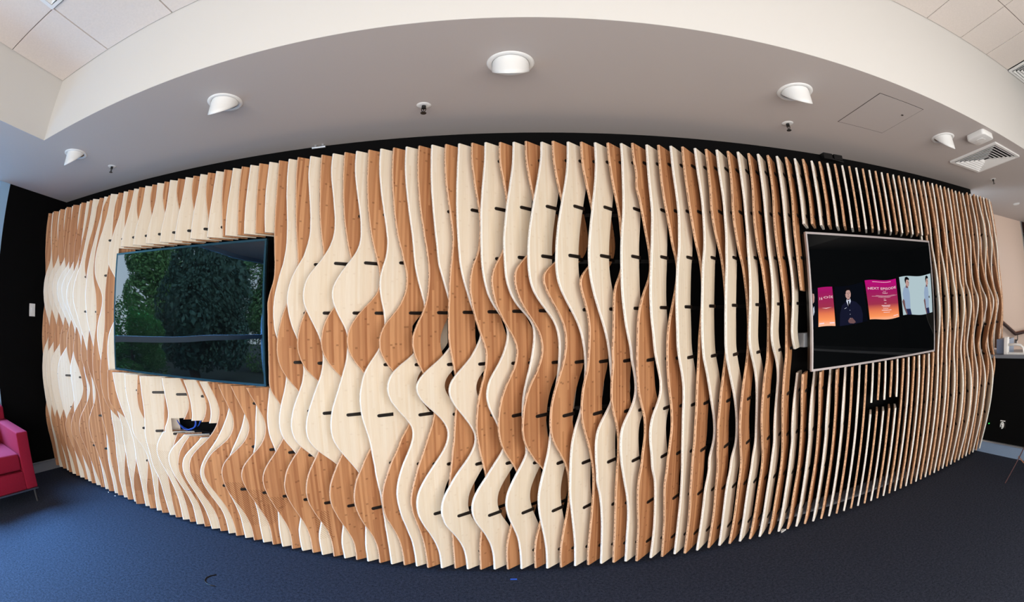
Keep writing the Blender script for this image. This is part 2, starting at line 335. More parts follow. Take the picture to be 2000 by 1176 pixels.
# depth of every front edge, in hundredths of the pitch, each quarter pitch from the bottom to the top
TAB = [
[23,21,18,15,13,11,10,9,8,8,9,10,10,10,10,9,9,9,9,8,7,6,6,7,9,9,8,8,8,8,8,8,8,8,8,8,7,6,6,7,7,7,6,6,5,5,4,4,5,6,7,9,9,9,9,9,8,7,6,6,5,6,7,8,10],
[16,16,15,15,14,13,12,10,8,6,5,3,2,2,3,4,4,4,4,3,2,1,0,-1,-2,-1,-1,0,2,4,8,13,17,21,23,23,22,20,18,15,12,8,5,3,2,2,3,5,8,10,13,15,16,16,15,14,12,11,10,9,8,7,6,6,6],
[1,1,0,0,-1,-2,-3,-6,-9,-13,-15,-18,-18,-18,-15,-11,-3,4,8,12,14,15,15,14,13,11,9,7,5,4,3,3,2,2,3,5,7,9,11,14,19,23,26,28,28,28,27,25,22,19,16,13,9,5,1,-1,-3,-6,-8,-10,-12,-13,-13,-13,-13],
[5,5,6,6,6,6,5,3,1,-2,-4,-6,-8,-9,-12,-16,-21,-24,-27,-28,-30,-32,-33,-34,-33,-32,-30,-26,-23,-18,-9,3,19,32,41,44,42,35,24,13,4,-3,-9,-12,-15,-15,-14,-11,-6,2,12,22,27,28,27,24,19,14,9,6,3,1,-1,-2,-2],
[8,6,3,0,-1,-1,-2,-2,-4,-7,-12,-17,-21,-22,-19,-13,-6,0,4,7,9,10,10,10,9,8,7,5,4,4,3,3,4,7,11,15,19,22,26,32,36,39,42,43,44,43,42,40,37,33,29,23,17,12,7,3,-1,-5,-8,-11,-14,-16,-18,-19,-19],
[13,14,14,14,12,9,7,4,2,0,-3,-5,-8,-12,-16,-21,-25,-29,-33,-38,-43,-48,-51,-53,-54,-52,-49,-46,-41,-32,-17,3,23,39,49,54,52,44,33,21,9,-3,-13,-21,-27,-30,-29,-24,-15,-3,12,26,35,40,40,36,29,22,16,10,6,3,2,2,2],
[2,2,2,1,-2,-6,-12,-19,-27,-35,-42,-45,-46,-44,-38,-26,-13,-3,4,9,12,12,12,10,8,5,3,0,-2,-3,-3,-3,-2,1,7,14,23,29,35,40,44,48,50,52,53,53,52,50,47,42,37,29,21,14,9,5,1,-3,-6,-10,-13,-14,-15,-15,-16],
[2,2,1,1,0,-1,-3,-5,-6,-8,-11,-13,-17,-21,-27,-33,-39,-43,-48,-53,-58,-61,-64,-66,-66,-65,-62,-58,-50,-37,-17,6,27,43,53,57,53,43,31,18,1,-14,-26,-35,-41,-43,-41,-35,-22,-6,12,28,40,45,44,39,31,23,15,9,5,2,0,0,0],
[3,2,2,0,-3,-8,-15,-24,-33,-41,-48,-53,-56,-56,-48,-34,-18,-4,7,14,19,21,22,20,18,14,10,6,3,0,-3,-4,-3,0,6,14,24,32,38,43,46,49,50,50,49,47,44,40,36,32,27,21,15,8,2,-3,-8,-12,-14,-16,-17,-18,-18,-19,-19],
[6,5,5,5,4,4,3,2,1,-2,-5,-8,-12,-17,-22,-27,-32,-38,-43,-47,-51,-53,-56,-57,-58,-57,-54,-48,-39,-24,-3,18,35,46,52,51,44,32,17,3,-14,-29,-42,-51,-56,-56,-51,-40,-24,-4,14,26,34,39,39,37,33,27,21,15,9,5,2,-2,-3],
[11,12,12,8,2,-6,-14,-23,-33,-42,-50,-58,-65,-65,-58,-46,-29,-10,7,22,32,38,41,41,38,33,27,20,12,5,-1,-4,-4,-2,3,11,20,29,36,41,43,43,41,38,34,29,23,17,11,6,1,-3,-7,-11,-13,-15,-16,-17,-18,-19,-20,-20,-21,-21,-21],
[9,9,8,7,6,5,3,1,-1,-3,-5,-7,-9,-11,-12,-12,-11,-9,-6,-3,-2,-2,-4,-6,-9,-10,-10,-8,-1,7,16,24,30,34,35,32,26,15,-1,-17,-33,-47,-59,-67,-71,-70,-62,-49,-33,-16,-2,10,17,20,19,17,14,10,8,5,3,2,2,2,3],
[4,4,5,4,-2,-10,-19,-26,-35,-44,-54,-68,-77,-78,-73,-64,-51,-34,-15,5,23,36,44,46,43,38,31,23,12,1,-6,-8,-6,-2,3,9,15,19,22,22,21,18,15,10,5,0,-5,-10,-14,-18,-20,-23,-24,-25,-25,-24,-22,-20,-18,-16,-15,-15,-16,-16,-16],
[8,7,7,6,6,5,4,4,4,5,7,9,11,14,17,21,24,28,32,35,39,43,46,48,46,42,38,34,32,30,27,25,22,20,15,5,-9,-25,-39,-52,-64,-75,-83,-87,-85,-79,-68,-55,-42,-31,-21,-14,-10,-7,-5,-5,-6,-5,-5,-4,-4,-5,-5,-5,-5],
[10,7,2,-3,-9,-15,-22,-28,-35,-43,-52,-61,-69,-72,-71,-65,-55,-41,-23,-4,13,25,34,37,31,21,13,9,2,-6,-10,-10,-7,-3,0,3,4,4,2,0,-4,-8,-12,-17,-22,-27,-31,-34,-37,-39,-39,-39,-37,-35,-32,-29,-24,-20,-17,-15,-13,-12,-12,-12,-12],
[10,11,12,13,13,13,12,10,9,9,9,9,11,12,14,16,18,20,22,24,26,27,28,29,29,28,27,25,21,17,12,6,-2,-10,-18,-28,-38,-47,-57,-67,-77,-86,-92,-94,-93,-89,-83,-75,-66,-57,-50,-45,-41,-37,-34,-31,-28,-25,-23,-21,-20,-19,-19,-19,-19],
[3,3,3,2,1,-2,-7,-12,-18,-24,-31,-38,-46,-52,-55,-55,-51,-42,-29,-15,-1,9,14,15,12,5,-6,-16,-22,-25,-25,-24,-21,-18,-13,-8,-4,-1,0,0,-2,-4,-8,-13,-18,-24,-32,-39,-47,-50,-51,-48,-45,-41,-37,-32,-26,-21,-17,-14,-12,-12,-11,-6,-2],
[11,12,13,14,13,12,11,11,13,16,18,21,24,27,30,32,33,34,35,35,35,34,33,31,29,26,23,19,15,10,5,-1,-7,-14,-21,-29,-37,-44,-49,-53,-57,-60,-63,-64,-63,-61,-60,-60,-58,-55,-51,-47,-43,-38,-33,-28,-23,-18,-14,-10,-7,-5,-4,-2,-1],
[0,2,4,5,5,4,1,-1,-2,-2,0,1,1,1,-2,-6,-10,-14,-17,-20,-21,-22,-23,-27,-33,-40,-44,-47,-48,-47,-45,-42,-38,-34,-30,-26,-21,-18,-17,-17,-17,-18,-20,-23,-29,-36,-42,-46,-48,-48,-47,-46,-44,-41,-38,-35,-32,-29,-27,-27,-28,-28,-22,-12,-3],
[7,7,6,4,3,4,7,10,11,11,13,16,18,19,21,21,20,17,17,17,17,15,13,9,6,1,-4,-8,-14,-19,-24,-29,-34,-37,-40,-40,-39,-35,-29,-21,-14,-10,-9,-14,-26,-41,-55,-64,-68,-70,-70,-67,-64,-59,-54,-48,-41,-36,-31,-26,-23,-21,-20,-20,-20],
[-2,-2,-1,0,3,6,10,16,22,29,36,42,48,55,61,64,61,49,28,1,-22,-38,-48,-55,-59,-61,-61,-61,-59,-55,-50,-45,-40,-36,-32,-28,-25,-23,-22,-22,-23,-23,-23,-23,-22,-20,-19,-16,-13,-10,-8,-6,-5,-4,-4,-5,-7,-9,-10,-12,-12,-12,-9,-5,-1],
[6,6,7,8,9,10,10,11,11,12,13,13,13,12,10,11,14,12,5,-1,-6,-11,-16,-20,-24,-28,-30,-33,-35,-37,-38,-39,-38,-36,-32,-26,-16,-2,12,23,31,36,38,36,31,22,9,-9,-29,-42,-46,-47,-45,-41,-36,-30,-24,-17,-11,-6,-2,0,1,1,0],
[-16,-15,-13,-11,-9,-4,2,11,21,29,36,43,50,56,61,61,56,44,23,-7,-39,-66,-79,-82,-81,-80,-78,-76,-73,-69,-62,-55,-49,-43,-37,-31,-25,-20,-15,-11,-6,-3,1,4,7,10,12,13,14,15,15,15,14,13,11,9,6,2,-1,-3,-5,-5,-5,-4,-4],
[7,8,9,10,10,11,10,9,8,7,6,7,9,9,8,4,-1,-7,-15,-24,-33,-42,-49,-56,-62,-66,-70,-73,-76,-78,-79,-79,-79,-79,-78,-77,-75,-73,-71,-68,-66,-63,-60,-57,-54,-51,-49,-46,-44,-42,-40,-39,-37,-36,-34,-31,-26,-21,-16,-12,-8,-6,-4,-3,-2],
[-2,-1,-1,0,2,7,14,21,28,34,40,46,51,56,61,66,70,75,79,82,86,89,92,95,97,99,101,103,104,105,106,107,107,107,107,106,105,104,103,101,99,97,94,91,88,85,81,77,72,68,62,57,52,46,39,33,26,18,11,3,-2,-5,-6,-6,-5],
[4,6,8,11,13,15,16,18,19,18,16,13,9,0,-14,-33,-48,-53,-52,-51,-53,-56,-60,-64,-67,-68,-68,-67,-67,-66,-65,-64,-63,-62,-61,-59,-58,-57,-55,-54,-52,-50,-49,-47,-45,-44,-42,-40,-38,-36,-35,-33,-31,-29,-27,-24,-20,-15,-11,-7,-4,-2,-2,-2,-2],
[-2,-2,-2,-2,0,3,8,13,17,20,23,25,27,28,27,25,20,14,6,-5,-19,-30,-36,-38,-38,-35,-32,-29,-26,-23,-20,-16,-12,-7,-3,2,7,12,17,22,27,31,36,40,44,47,50,52,54,55,55,55,53,51,48,44,38,32,24,16,9,4,2,3,3],
[6,4,2,0,-2,-4,-6,-9,-13,-21,-30,-35,-38,-40,-43,-47,-49,-49,-46,-43,-41,-40,-41,-42,-44,-45,-46,-48,-49,-50,-50,-50,-50,-49,-49,-48,-47,-46,-44,-43,-41,-39,-38,-36,-34,-33,-31,-30,-28,-27,-26,-25,-24,-24,-22,-19,-15,-10,-6,-3,0,1,0,-1,-3],
[2,2,1,1,1,2,2,3,3,4,5,7,8,10,13,15,18,20,23,27,30,33,37,40,44,47,51,54,58,61,64,67,70,73,76,78,80,82,84,85,87,87,88,88,87,86,85,83,81,78,75,71,67,62,56,50,43,35,27,18,10,4,1,1,1],
[4,5,6,6,5,2,-3,-9,-16,-24,-34,-44,-55,-63,-66,-61,-49,-31,-12,3,15,21,21,18,15,12,8,5,2,-1,-4,-6,-8,-10,-12,-13,-14,-15,-16,-17,-17,-17,-18,-18,-18,-18,-18,-18,-18,-17,-17,-17,-16,-16,-16,-14,-10,-7,-5,-3,-3,-3,-3,-4,-4],
[5,5,5,4,3,0,-4,-9,-18,-27,-32,-34,-33,-29,-21,-12,-1,12,27,43,59,77,91,98,97,91,81,70,59,50,43,38,34,31,29,29,29,30,32,34,37,40,44,47,51,54,57,60,63,64,65,65,65,63,60,55,49,42,33,23,14,7,3,2,2],
[2,3,3,3,1,-5,-13,-24,-37,-50,-62,-70,-77,-79,-74,-57,-30,0,28,49,64,72,73,72,69,64,57,48,40,33,27,21,15,11,7,3,0,-3,-5,-7,-8,-10,-11,-11,-12,-12,-12,-12,-12,-12,-12,-11,-11,-11,-11,-9,-7,-5,-2,1,3,4,5,5,5],
[5,5,5,3,0,-6,-16,-27,-38,-49,-59,-68,-71,-68,-60,-49,-31,-9,16,46,74,94,104,109,107,101,91,78,66,56,47,40,35,31,29,27,27,27,28,30,32,35,38,42,45,49,52,55,57,59,60,60,60,58,56,52,46,40,31,23,16,11,8,8,8],
[1,0,-2,-6,-11,-19,-29,-39,-51,-63,-74,-82,-85,-82,-72,-50,-20,12,36,57,75,86,91,91,87,78,67,55,43,33,24,16,10,4,0,-4,-7,-9,-11,-12,-12,-12,-12,-11,-10,-9,-8,-7,-6,-5,-5,-5,-5,-5,-5,-5,-4,-3,-1,1,3,5,5,5,5],
[6,6,6,4,-2,-11,-22,-36,-49,-62,-74,-83,-88,-86,-79,-62,-34,-1,30,54,72,84,91,93,88,80,68,56,44,34,26,20,15,12,10,9,9,10,12,15,18,21,25,29,33,37,40,43,46,48,49,50,49,47,44,39,33,26,20,14,9,6,4,4,4],
[6,7,7,5,1,-7,-19,-33,-47,-59,-69,-75,-75,-68,-54,-36,-15,8,29,47,63,77,89,99,107,110,110,110,110,110,110,110,110,110,110,106,99,93,85,78,70,62,54,46,39,31,25,19,13,9,5,2,1,0,0,0,0,1,2,3,4,4,5,5,5],
[1,2,2,-1,-5,-12,-21,-33,-47,-62,-77,-89,-95,-94,-84,-66,-41,-3,34,57,70,75,74,67,56,45,34,24,16,9,3,-1,-4,-5,-5,-5,-3,-1,2,5,9,13,17,21,25,29,32,34,36,37,38,37,35,32,28,25,21,18,14,11,9,7,6,5,4],
[4,4,3,3,2,-2,-8,-15,-23,-32,-39,-44,-42,-35,-23,-9,6,21,37,52,66,77,86,93,99,104,108,110,110,110,110,109,106,103,99,94,89,84,78,72,65,59,53,46,40,34,28,23,19,14,11,8,6,5,3,2,2,2,2,3,4,5,5,5,5],
[2,3,3,1,-5,-13,-24,-37,-51,-65,-76,-84,-88,-89,-83,-67,-39,-5,26,47,59,63,58,48,37,26,14,3,-7,-15,-22,-27,-30,-32,-33,-32,-31,-28,-25,-22,-17,-13,-8,-3,2,6,11,15,18,20,22,22,21,20,18,16,14,12,10,8,7,6,5,5,5],
[3,3,3,3,4,5,5,3,0,-2,-2,0,3,7,12,18,25,32,40,45,48,51,54,58,61,64,66,68,68,69,68,68,66,65,63,60,57,55,51,48,45,41,38,34,31,27,24,21,18,15,13,11,9,8,6,5,4,3,3,3,3,3,3,3,3],
[3,4,5,5,3,-3,-13,-24,-36,-48,-60,-70,-78,-82,-77,-63,-39,-11,17,36,47,52,51,43,31,18,4,-10,-23,-35,-43,-50,-54,-57,-58,-57,-55,-52,-48,-43,-37,-31,-24,-18,-11,-5,1,6,11,14,17,18,18,16,15,13,11,10,8,7,6,5,3,2,1],
[3,3,3,4,6,9,12,15,19,25,30,36,41,45,48,49,48,44,38,30,24,21,20,21,24,28,33,37,42,45,48,51,53,54,54,55,54,54,53,51,50,48,45,43,40,38,35,32,29,26,23,20,17,14,11,9,7,6,4,3,3,3,3,3,3],
[2,4,6,6,2,-5,-15,-26,-38,-48,-59,-67,-73,-74,-69,-56,-37,-15,6,25,42,53,58,57,51,40,25,8,-2,-4,-3,-2,-2,-1,-1,-1,-1,-1,-2,-2,-3,-3,2,9,17,22,23,23,21,19,17,15,13,12,11,10,9,9,8,7,6,5,4,3,2],
[2,1,1,2,5,12,20,27,36,44,52,59,65,68,68,65,58,46,30,11,-5,-14,-18,-17,-13,-6,1,10,17,23,26,25,21,14,6,-2,-11,-18,-21,-23,-23,-21,-18,-13,-7,-1,6,14,18,22,24,24,23,22,20,17,14,11,8,6,4,2,1,0,0],
[2,2,3,3,-1,-7,-15,-26,-38,-50,-60,-68,-72,-71,-64,-55,-40,-21,1,21,38,52,61,66,67,62,53,38,19,-3,-23,-38,-48,-53,-55,-53,-50,-45,-38,-31,-21,-10,0,9,17,24,28,30,29,26,23,20,17,14,11,8,6,3,1,-1,-3,-5,-6,-7,-7],
[-4,-5,-5,-4,0,8,16,24,33,43,53,61,67,70,69,62,50,31,5,-22,-43,-54,-59,-58,-53,-46,-36,-24,-12,-2,4,7,6,4,-2,-10,-20,-32,-41,-48,-53,-56,-56,-52,-45,-35,-22,-7,7,15,22,27,29,28,27,24,21,17,13,9,5,2,1,1,1],
[-1,0,1,0,-4,-10,-21,-33,-46,-57,-67,-73,-75,-72,-66,-56,-43,-27,-11,3,18,31,44,54,61,65,64,57,44,25,-1,-27,-43,-54,-61,-62,-59,-54,-46,-35,-24,-12,0,11,21,30,36,41,42,40,35,30,26,22,19,16,14,12,10,8,6,5,3,3,2],
[-3,-3,-4,-3,1,7,14,22,30,40,49,57,62,63,59,49,32,7,-23,-52,-74,-87,-92,-91,-86,-78,-68,-57,-46,-34,-22,-14,-9,-7,-8,-13,-21,-33,-47,-61,-74,-83,-85,-82,-74,-60,-40,-19,-1,14,25,32,35,35,33,29,25,21,16,11,6,3,1,1,2],
[-1,1,1,0,-5,-14,-25,-37,-49,-59,-68,-73,-74,-71,-64,-53,-40,-26,-10,5,20,33,45,55,63,67,67,63,54,39,17,-8,-30,-47,-58,-62,-60,-55,-46,-32,-13,7,24,39,51,59,62,61,55,47,41,35,30,25,21,18,15,12,10,8,6,5,4,3,3],
[-3,-2,-2,-1,2,5,9,12,16,21,26,29,31,30,25,16,2,-15,-34,-52,-69,-81,-88,-89,-87,-82,-75,-65,-55,-45,-35,-26,-17,-11,-7,-4,-5,-12,-25,-40,-53,-63,-66,-63,-51,-35,-16,4,23,36,43,45,44,42,38,33,28,22,17,12,7,4,2,2,2],
[-3,-2,-2,-3,-8,-15,-26,-39,-51,-61,-68,-73,-74,-71,-65,-56,-42,-27,-13,5,23,37,48,56,61,62,60,55,46,34,19,1,-20,-39,-52,-58,-57,-50,-36,-16,8,35,58,72,78,77,72,65,57,49,41,35,30,25,21,17,14,11,9,7,6,5,4,3,2],
[-4,-4,-4,-4,-5,-6,-7,-9,-9,-10,-11,-12,-14,-16,-20,-23,-26,-27,-30,-33,-35,-39,-45,-52,-59,-64,-67,-68,-66,-61,-54,-44,-28,-8,12,27,37,42,43,41,37,31,26,23,23,27,34,43,49,52,52,48,44,39,33,28,22,17,13,9,5,3,1,1,1],
[-2,-2,-2,-4,-7,-12,-20,-30,-41,-53,-60,-63,-63,-61,-54,-45,-33,-21,-8,9,24,37,55,72,84,88,87,80,69,54,37,18,-2,-20,-32,-35,-33,-23,-6,18,41,58,70,78,80,80,74,66,59,51,43,36,31,26,21,18,14,11,8,6,4,3,2,2,2],
[-3,-3,-3,-5,-7,-11,-18,-25,-32,-40,-46,-50,-53,-54,-51,-45,-36,-25,-12,3,17,28,33,29,13,-9,-30,-49,-60,-63,-57,-41,-10,29,61,84,98,105,108,106,102,97,89,81,73,66,60,56,53,50,47,43,38,33,28,24,19,15,11,8,5,3,2,2,2],
[-10,-10,-11,-12,-14,-17,-22,-28,-35,-42,-49,-53,-54,-51,-44,-35,-25,-15,-3,10,22,33,45,56,65,71,72,69,63,53,41,28,13,1,-8,-12,-10,-1,12,27,39,48,54,57,59,60,59,55,51,46,40,35,30,24,20,15,12,8,6,3,2,0,0,0,1],
[-5,-5,-6,-8,-14,-22,-33,-45,-59,-71,-81,-86,-87,-83,-74,-58,-38,-15,9,33,52,64,68,61,45,21,-7,-34,-52,-59,-50,-25,11,48,77,99,110,110,110,108,99,90,81,72,63,54,45,40,37,34,30,26,23,19,16,13,10,7,5,3,2,1,0,0,0],
[-2,-2,-2,-2,-2,-2,-2,-3,-4,-4,-5,-6,-5,-4,-2,2,6,11,16,20,24,30,33,36,39,43,46,48,50,50,49,45,40,34,29,25,23,23,23,23,24,26,27,28,30,32,35,38,41,43,43,41,37,33,28,23,18,14,9,6,4,2,1,1,2],
[-5,-6,-7,-10,-16,-26,-39,-54,-72,-88,-97,-102,-100,-93,-78,-58,-37,-12,16,40,57,65,62,49,31,11,-11,-29,-41,-42,-30,-5,26,54,74,91,103,103,93,79,66,55,46,36,27,20,14,11,8,6,4,2,0,-1,-2,-3,-3,-3,-3,-2,-2,-1,0,1,1],
[-5,-4,-4,-3,-2,1,5,9,14,19,25,31,37,41,43,43,41,35,29,22,17,12,9,7,8,11,14,20,27,36,45,53,59,62,60,52,41,30,20,11,4,-1,-6,-7,-5,0,9,22,32,36,39,41,41,39,35,30,24,18,13,9,4,1,-1,-1,-1],
[-2,-2,-2,-4,-9,-16,-27,-39,-55,-71,-84,-91,-92,-86,-71,-49,-23,2,27,52,67,66,57,44,32,17,4,-4,-6,-1,10,29,50,68,82,92,98,96,84,63,39,20,6,-3,-10,-15,-18,-20,-20,-21,-21,-21,-21,-21,-20,-18,-16,-14,-11,-9,-6,-4,-3,-3,-2],
[-2,-3,-4,-4,-2,2,9,18,26,36,46,55,63,69,71,68,60,47,30,12,-3,-14,-21,-24,-24,-22,-17,-10,1,15,32,50,64,71,73,66,51,32,13,-4,-19,-30,-36,-41,-40,-33,-18,0,16,27,34,37,38,38,36,34,31,26,19,13,7,3,1,1,2],
[0,0,-1,-2,-5,-8,-14,-23,-34,-45,-56,-63,-67,-65,-56,-40,-21,1,22,37,38,35,31,27,24,23,24,27,32,40,49,59,68,76,82,87,89,87,73,46,14,-10,-26,-37,-44,-47,-49,-50,-51,-51,-49,-45,-42,-38,-34,-29,-24,-19,-14,-9,-5,-2,0,1,2],
[5,4,3,3,5,9,16,25,35,46,57,68,76,82,82,76,61,39,15,-5,-23,-37,-46,-50,-49,-46,-42,-35,-25,-11,7,26,41,52,56,54,46,31,10,-13,-35,-52,-65,-72,-73,-63,-40,-10,14,31,40,44,44,41,36,30,24,18,11,5,0,-4,-6,-6,-6],
[-4,-4,-5,-6,-9,-13,-18,-24,-30,-36,-42,-46,-48,-48,-44,-37,-28,-18,-9,0,7,12,17,22,26,31,36,41,47,53,60,65,69,71,73,72,68,59,43,18,-10,-36,-56,-68,-75,-78,-79,-78,-77,-74,-70,-65,-59,-53,-47,-40,-33,-26,-19,-13,-7,-2,2,3,5],
[0,-2,-3,-2,0,5,10,16,23,30,36,41,43,44,43,40,34,25,12,-5,-22,-38,-50,-57,-59,-57,-54,-47,-38,-26,-13,1,13,22,28,31,29,23,11,-6,-27,-48,-66,-79,-78,-55,-16,17,40,53,58,57,52,45,38,31,23,16,9,3,-2,-6,-8,-8,-8],
[6,6,5,4,3,0,-3,-7,-11,-15,-19,-23,-27,-30,-32,-31,-31,-30,-29,-27,-24,-19,-11,0,14,27,37,45,50,54,57,59,59,57,53,47,39,27,11,-8,-29,-49,-67,-80,-87,-90,-90,-88,-86,-82,-77,-72,-65,-58,-50,-43,-35,-27,-20,-14,-9,-5,-3,-1,1],
[7,5,4,5,7,9,12,14,17,19,21,23,25,26,26,25,22,18,11,4,-5,-15,-26,-36,-44,-48,-48,-46,-42,-35,-25,-14,-8,-5,-1,1,3,3,-1,-7,-16,-27,-37,-42,-32,-4,26,47,59,65,65,62,56,50,44,37,30,22,15,9,4,1,0,0,0],
[8,7,7,6,6,5,4,3,1,-2,-5,-9,-14,-21,-30,-37,-38,-41,-45,-47,-48,-47,-42,-29,-7,20,43,55,56,52,47,44,41,37,32,25,16,5,-7,-20,-32,-44,-54,-62,-68,-71,-72,-71,-68,-64,-59,-53,-47,-40,-34,-28,-21,-15,-9,-5,-1,2,3,4,4],
[6,5,3,3,3,4,3,2,1,0,-1,-1,-2,-2,-1,1,2,4,7,7,7,5,1,-7,-17,-28,-36,-41,-41,-40,-37,-33,-30,-31,-31,-28,-25,-23,-21,-19,-17,-14,-8,5,24,39,49,54,55,54,52,50,49,46,41,34,27,20,15,10,7,4,2,1,1],
[3,2,2,1,1,0,1,1,1,-1,-4,-9,-15,-23,-32,-40,-48,-56,-62,-66,-69,-70,-67,-58,-37,-10,12,25,29,27,21,13,3,-1,-6,-15,-24,-32,-38,-43,-47,-50,-52,-52,-51,-50,-49,-47,-44,-40,-35,-29,-23,-18,-14,-11,-8,-6,-4,-2,0,2,3,4,4],
[-9,-9,-10,-12,-12,-12,-13,-16,-20,-24,-27,-30,-32,-33,-31,-27,-19,-13,-11,-6,0,4,4,2,-4,-15,-27,-39,-47,-51,-54,-56,-56,-56,-54,-52,-49,-47,-42,-34,-22,-7,11,32,49,59,62,61,57,51,44,37,31,25,19,13,4,-5,-2,3,0,-5,-8,-8,-8],
[6,7,9,11,12,13,13,12,11,9,7,4,2,-2,-7,-18,-29,-35,-39,-45,-51,-55,-56,-52,-41,-21,1,15,19,16,7,-4,-14,-23,-29,-33,-37,-42,-46,-48,-49,-49,-47,-44,-40,-35,-30,-26,-21,-16,-12,-8,-3,0,1,0,-1,-2,-2,-2,-1,0,2,4,6],
[1,0,-1,-2,-4,-5,-6,-8,-12,-16,-19,-23,-25,-27,-24,-18,-14,-12,-6,-1,3,9,11,10,7,3,-3,-11,-19,-24,-28,-31,-32,-32,-31,-28,-23,-14,-4,9,23,37,50,61,70,75,74,66,54,44,38,33,26,20,13,6,1,-2,-4,-4,-4,-3,-2,0,1],
[8,9,9,10,10,11,11,12,13,14,15,15,14,13,12,10,8,5,2,1,-1,-1,-2,-3,-3,-2,-1,-2,-5,-12,-20,-31,-41,-49,-54,-55,-55,-56,-56,-56,-55,-52,-48,-44,-39,-33,-25,-15,-8,-3,1,5,9,12,12,11,9,7,4,1,0,0,1,2,3],
[-5,-5,-4,-3,-2,-1,-1,-1,-2,-4,-7,-10,-11,-11,-11,-11,-10,-9,-7,-3,-1,-1,0,2,4,6,6,7,9,12,15,18,22,26,29,33,40,47,54,61,68,74,78,80,80,77,72,64,52,40,31,25,19,13,9,5,2,0,-2,-4,-4,-3,-2,0,2],
[4,6,8,11,13,15,17,18,19,20,21,25,32,42,47,44,45,59,75,83,84,80,73,63,50,37,26,15,3,-8,-21,-35,-48,-55,-59,-61,-62,-61,-60,-57,-54,-50,-45,-40,-34,-28,-20,-9,1,8,12,15,17,19,21,22,21,19,16,13,11,10,10,11,11],
[8,9,12,14,16,19,21,21,20,18,16,15,16,17,17,14,8,2,0,-2,-6,-9,-8,-4,1,5,10,17,26,35,45,55,63,69,74,77,79,80,80,80,78,77,75,73,71,67,61,52,39,25,12,1,-6,-10,-11,-9,-5,-1,1,3,5,6,7,8,9],
[8,9,9,9,10,9,9,9,9,10,12,16,24,36,42,44,60,81,91,91,89,85,78,70,59,46,31,14,-3,-19,-35,-50,-62,-71,-74,-73,-72,-70,-68,-64,-60,-55,-49,-43,-35,-28,-22,-18,-13,-6,-2,1,2,4,7,9,9,8,5,2,0,0,2,4,5],
[4,8,13,17,20,23,24,25,26,27,28,31,35,38,38,32,23,13,4,-4,-12,-17,-19,-17,-13,-8,-1,7,18,31,45,57,66,72,76,79,82,83,82,80,76,72,66,60,54,46,34,15,1,-8,-17,-24,-28,-28,-26,-21,-14,-8,-3,2,5,7,9,10,10],
[4,6,9,12,13,14,14,15,17,20,23,29,37,45,49,53,65,74,76,73,70,68,66,64,62,59,54,48,37,24,6,-15,-37,-54,-62,-63,-59,-54,-48,-41,-35,-30,-26,-23,-21,-20,-20,-20,-20,-17,-12,-9,-8,-7,-5,-2,0,1,1,1,1,2,3,3,4],
[4,10,17,22,26,28,30,32,34,38,42,47,52,55,53,47,37,26,15,5,-5,-13,-18,-19,-18,-14,-8,-1,9,23,41,54,60,65,68,72,75,77,76,72,65,57,47,37,29,19,4,-16,-29,-35,-41,-45,-46,-42,-37,-29,-20,-11,-5,0,4,7,8,9,10],
[2,6,11,15,18,19,21,23,25,29,33,39,44,48,51,56,62,63,56,49,46,45,46,50,55,61,68,74,73,64,47,24,-6,-32,-47,-51,-46,-36,-26,-17,-10,-4,-1,-1,-3,-8,-14,-22,-28,-28,-25,-22,-21,-19,-16,-12,-8,-5,-3,-1,0,1,2,2,3],
[4,12,20,25,27,29,30,34,39,45,52,57,61,63,61,55,47,38,30,21,12,3,-5,-11,-15,-14,-10,-5,2,14,30,40,42,44,46,48,51,52,50,45,37,27,15,4,-5,-14,-25,-40,-48,-51,-56,-57,-54,-48,-39,-28,-18,-9,-3,1,3,5,5,5,5],
[3,7,12,17,20,22,24,27,30,34,38,41,44,45,47,51,54,48,36,27,23,23,25,31,39,52,69,85,92,88,75,52,20,-13,-34,-42,-36,-23,-9,1,9,15,17,17,12,4,-9,-24,-34,-36,-34,-32,-31,-29,-24,-18,-12,-9,-6,-4,-3,-1,0,0,1],
[4,12,20,23,23,22,23,27,34,43,51,56,60,61,59,55,49,44,39,34,28,20,10,0,-8,-11,-8,-4,1,7,16,20,21,21,21,20,20,19,16,10,3,-5,-15,-25,-33,-39,-45,-50,-53,-56,-60,-59,-53,-44,-34,-22,-11,-4,0,1,2,1,0,-2,-3],
[3,6,11,15,18,21,23,26,29,32,35,37,38,38,39,42,44,36,23,13,9,9,12,17,26,40,61,81,91,90,79,58,28,-6,-29,-38,-33,-19,-5,5,14,19,21,20,15,7,-7,-24,-35,-36,-35,-34,-33,-30,-25,-19,-14,-10,-8,-6,-5,-4,-3,-2,-1],
[3,11,18,20,17,14,13,18,25,34,43,49,52,53,53,49,46,43,41,39,35,30,21,9,-1,-6,-4,0,3,4,5,5,5,4,2,0,-3,-6,-10,-14,-20,-25,-32,-39,-45,-49,-51,-49,-49,-52,-56,-54,-47,-38,-27,-16,-6,-1,1,0,-1,-3,-5,-8,-10],
[3,6,9,13,15,17,19,21,24,26,28,30,30,30,31,33,35,27,15,6,2,3,5,10,18,31,51,71,80,79,69,50,22,-9,-31,-40,-36,-24,-11,-1,7,13,14,14,10,3,-8,-22,-31,-31,-29,-29,-29,-27,-22,-17,-13,-10,-9,-8,-7,-6,-5,-4,-4],
[3,10,17,18,15,12,12,15,22,30,38,43,46,47,47,44,41,39,37,35,32,27,20,9,-1,-5,-4,-1,2,3,4,3,3,3,2,0,-2,-5,-8,-12,-17,-22,-28,-35,-40,-45,-46,-46,-47,-51,-55,-54,-47,-39,-29,-19,-10,-5,-3,-3,-4,-6,-8,-10,-12],
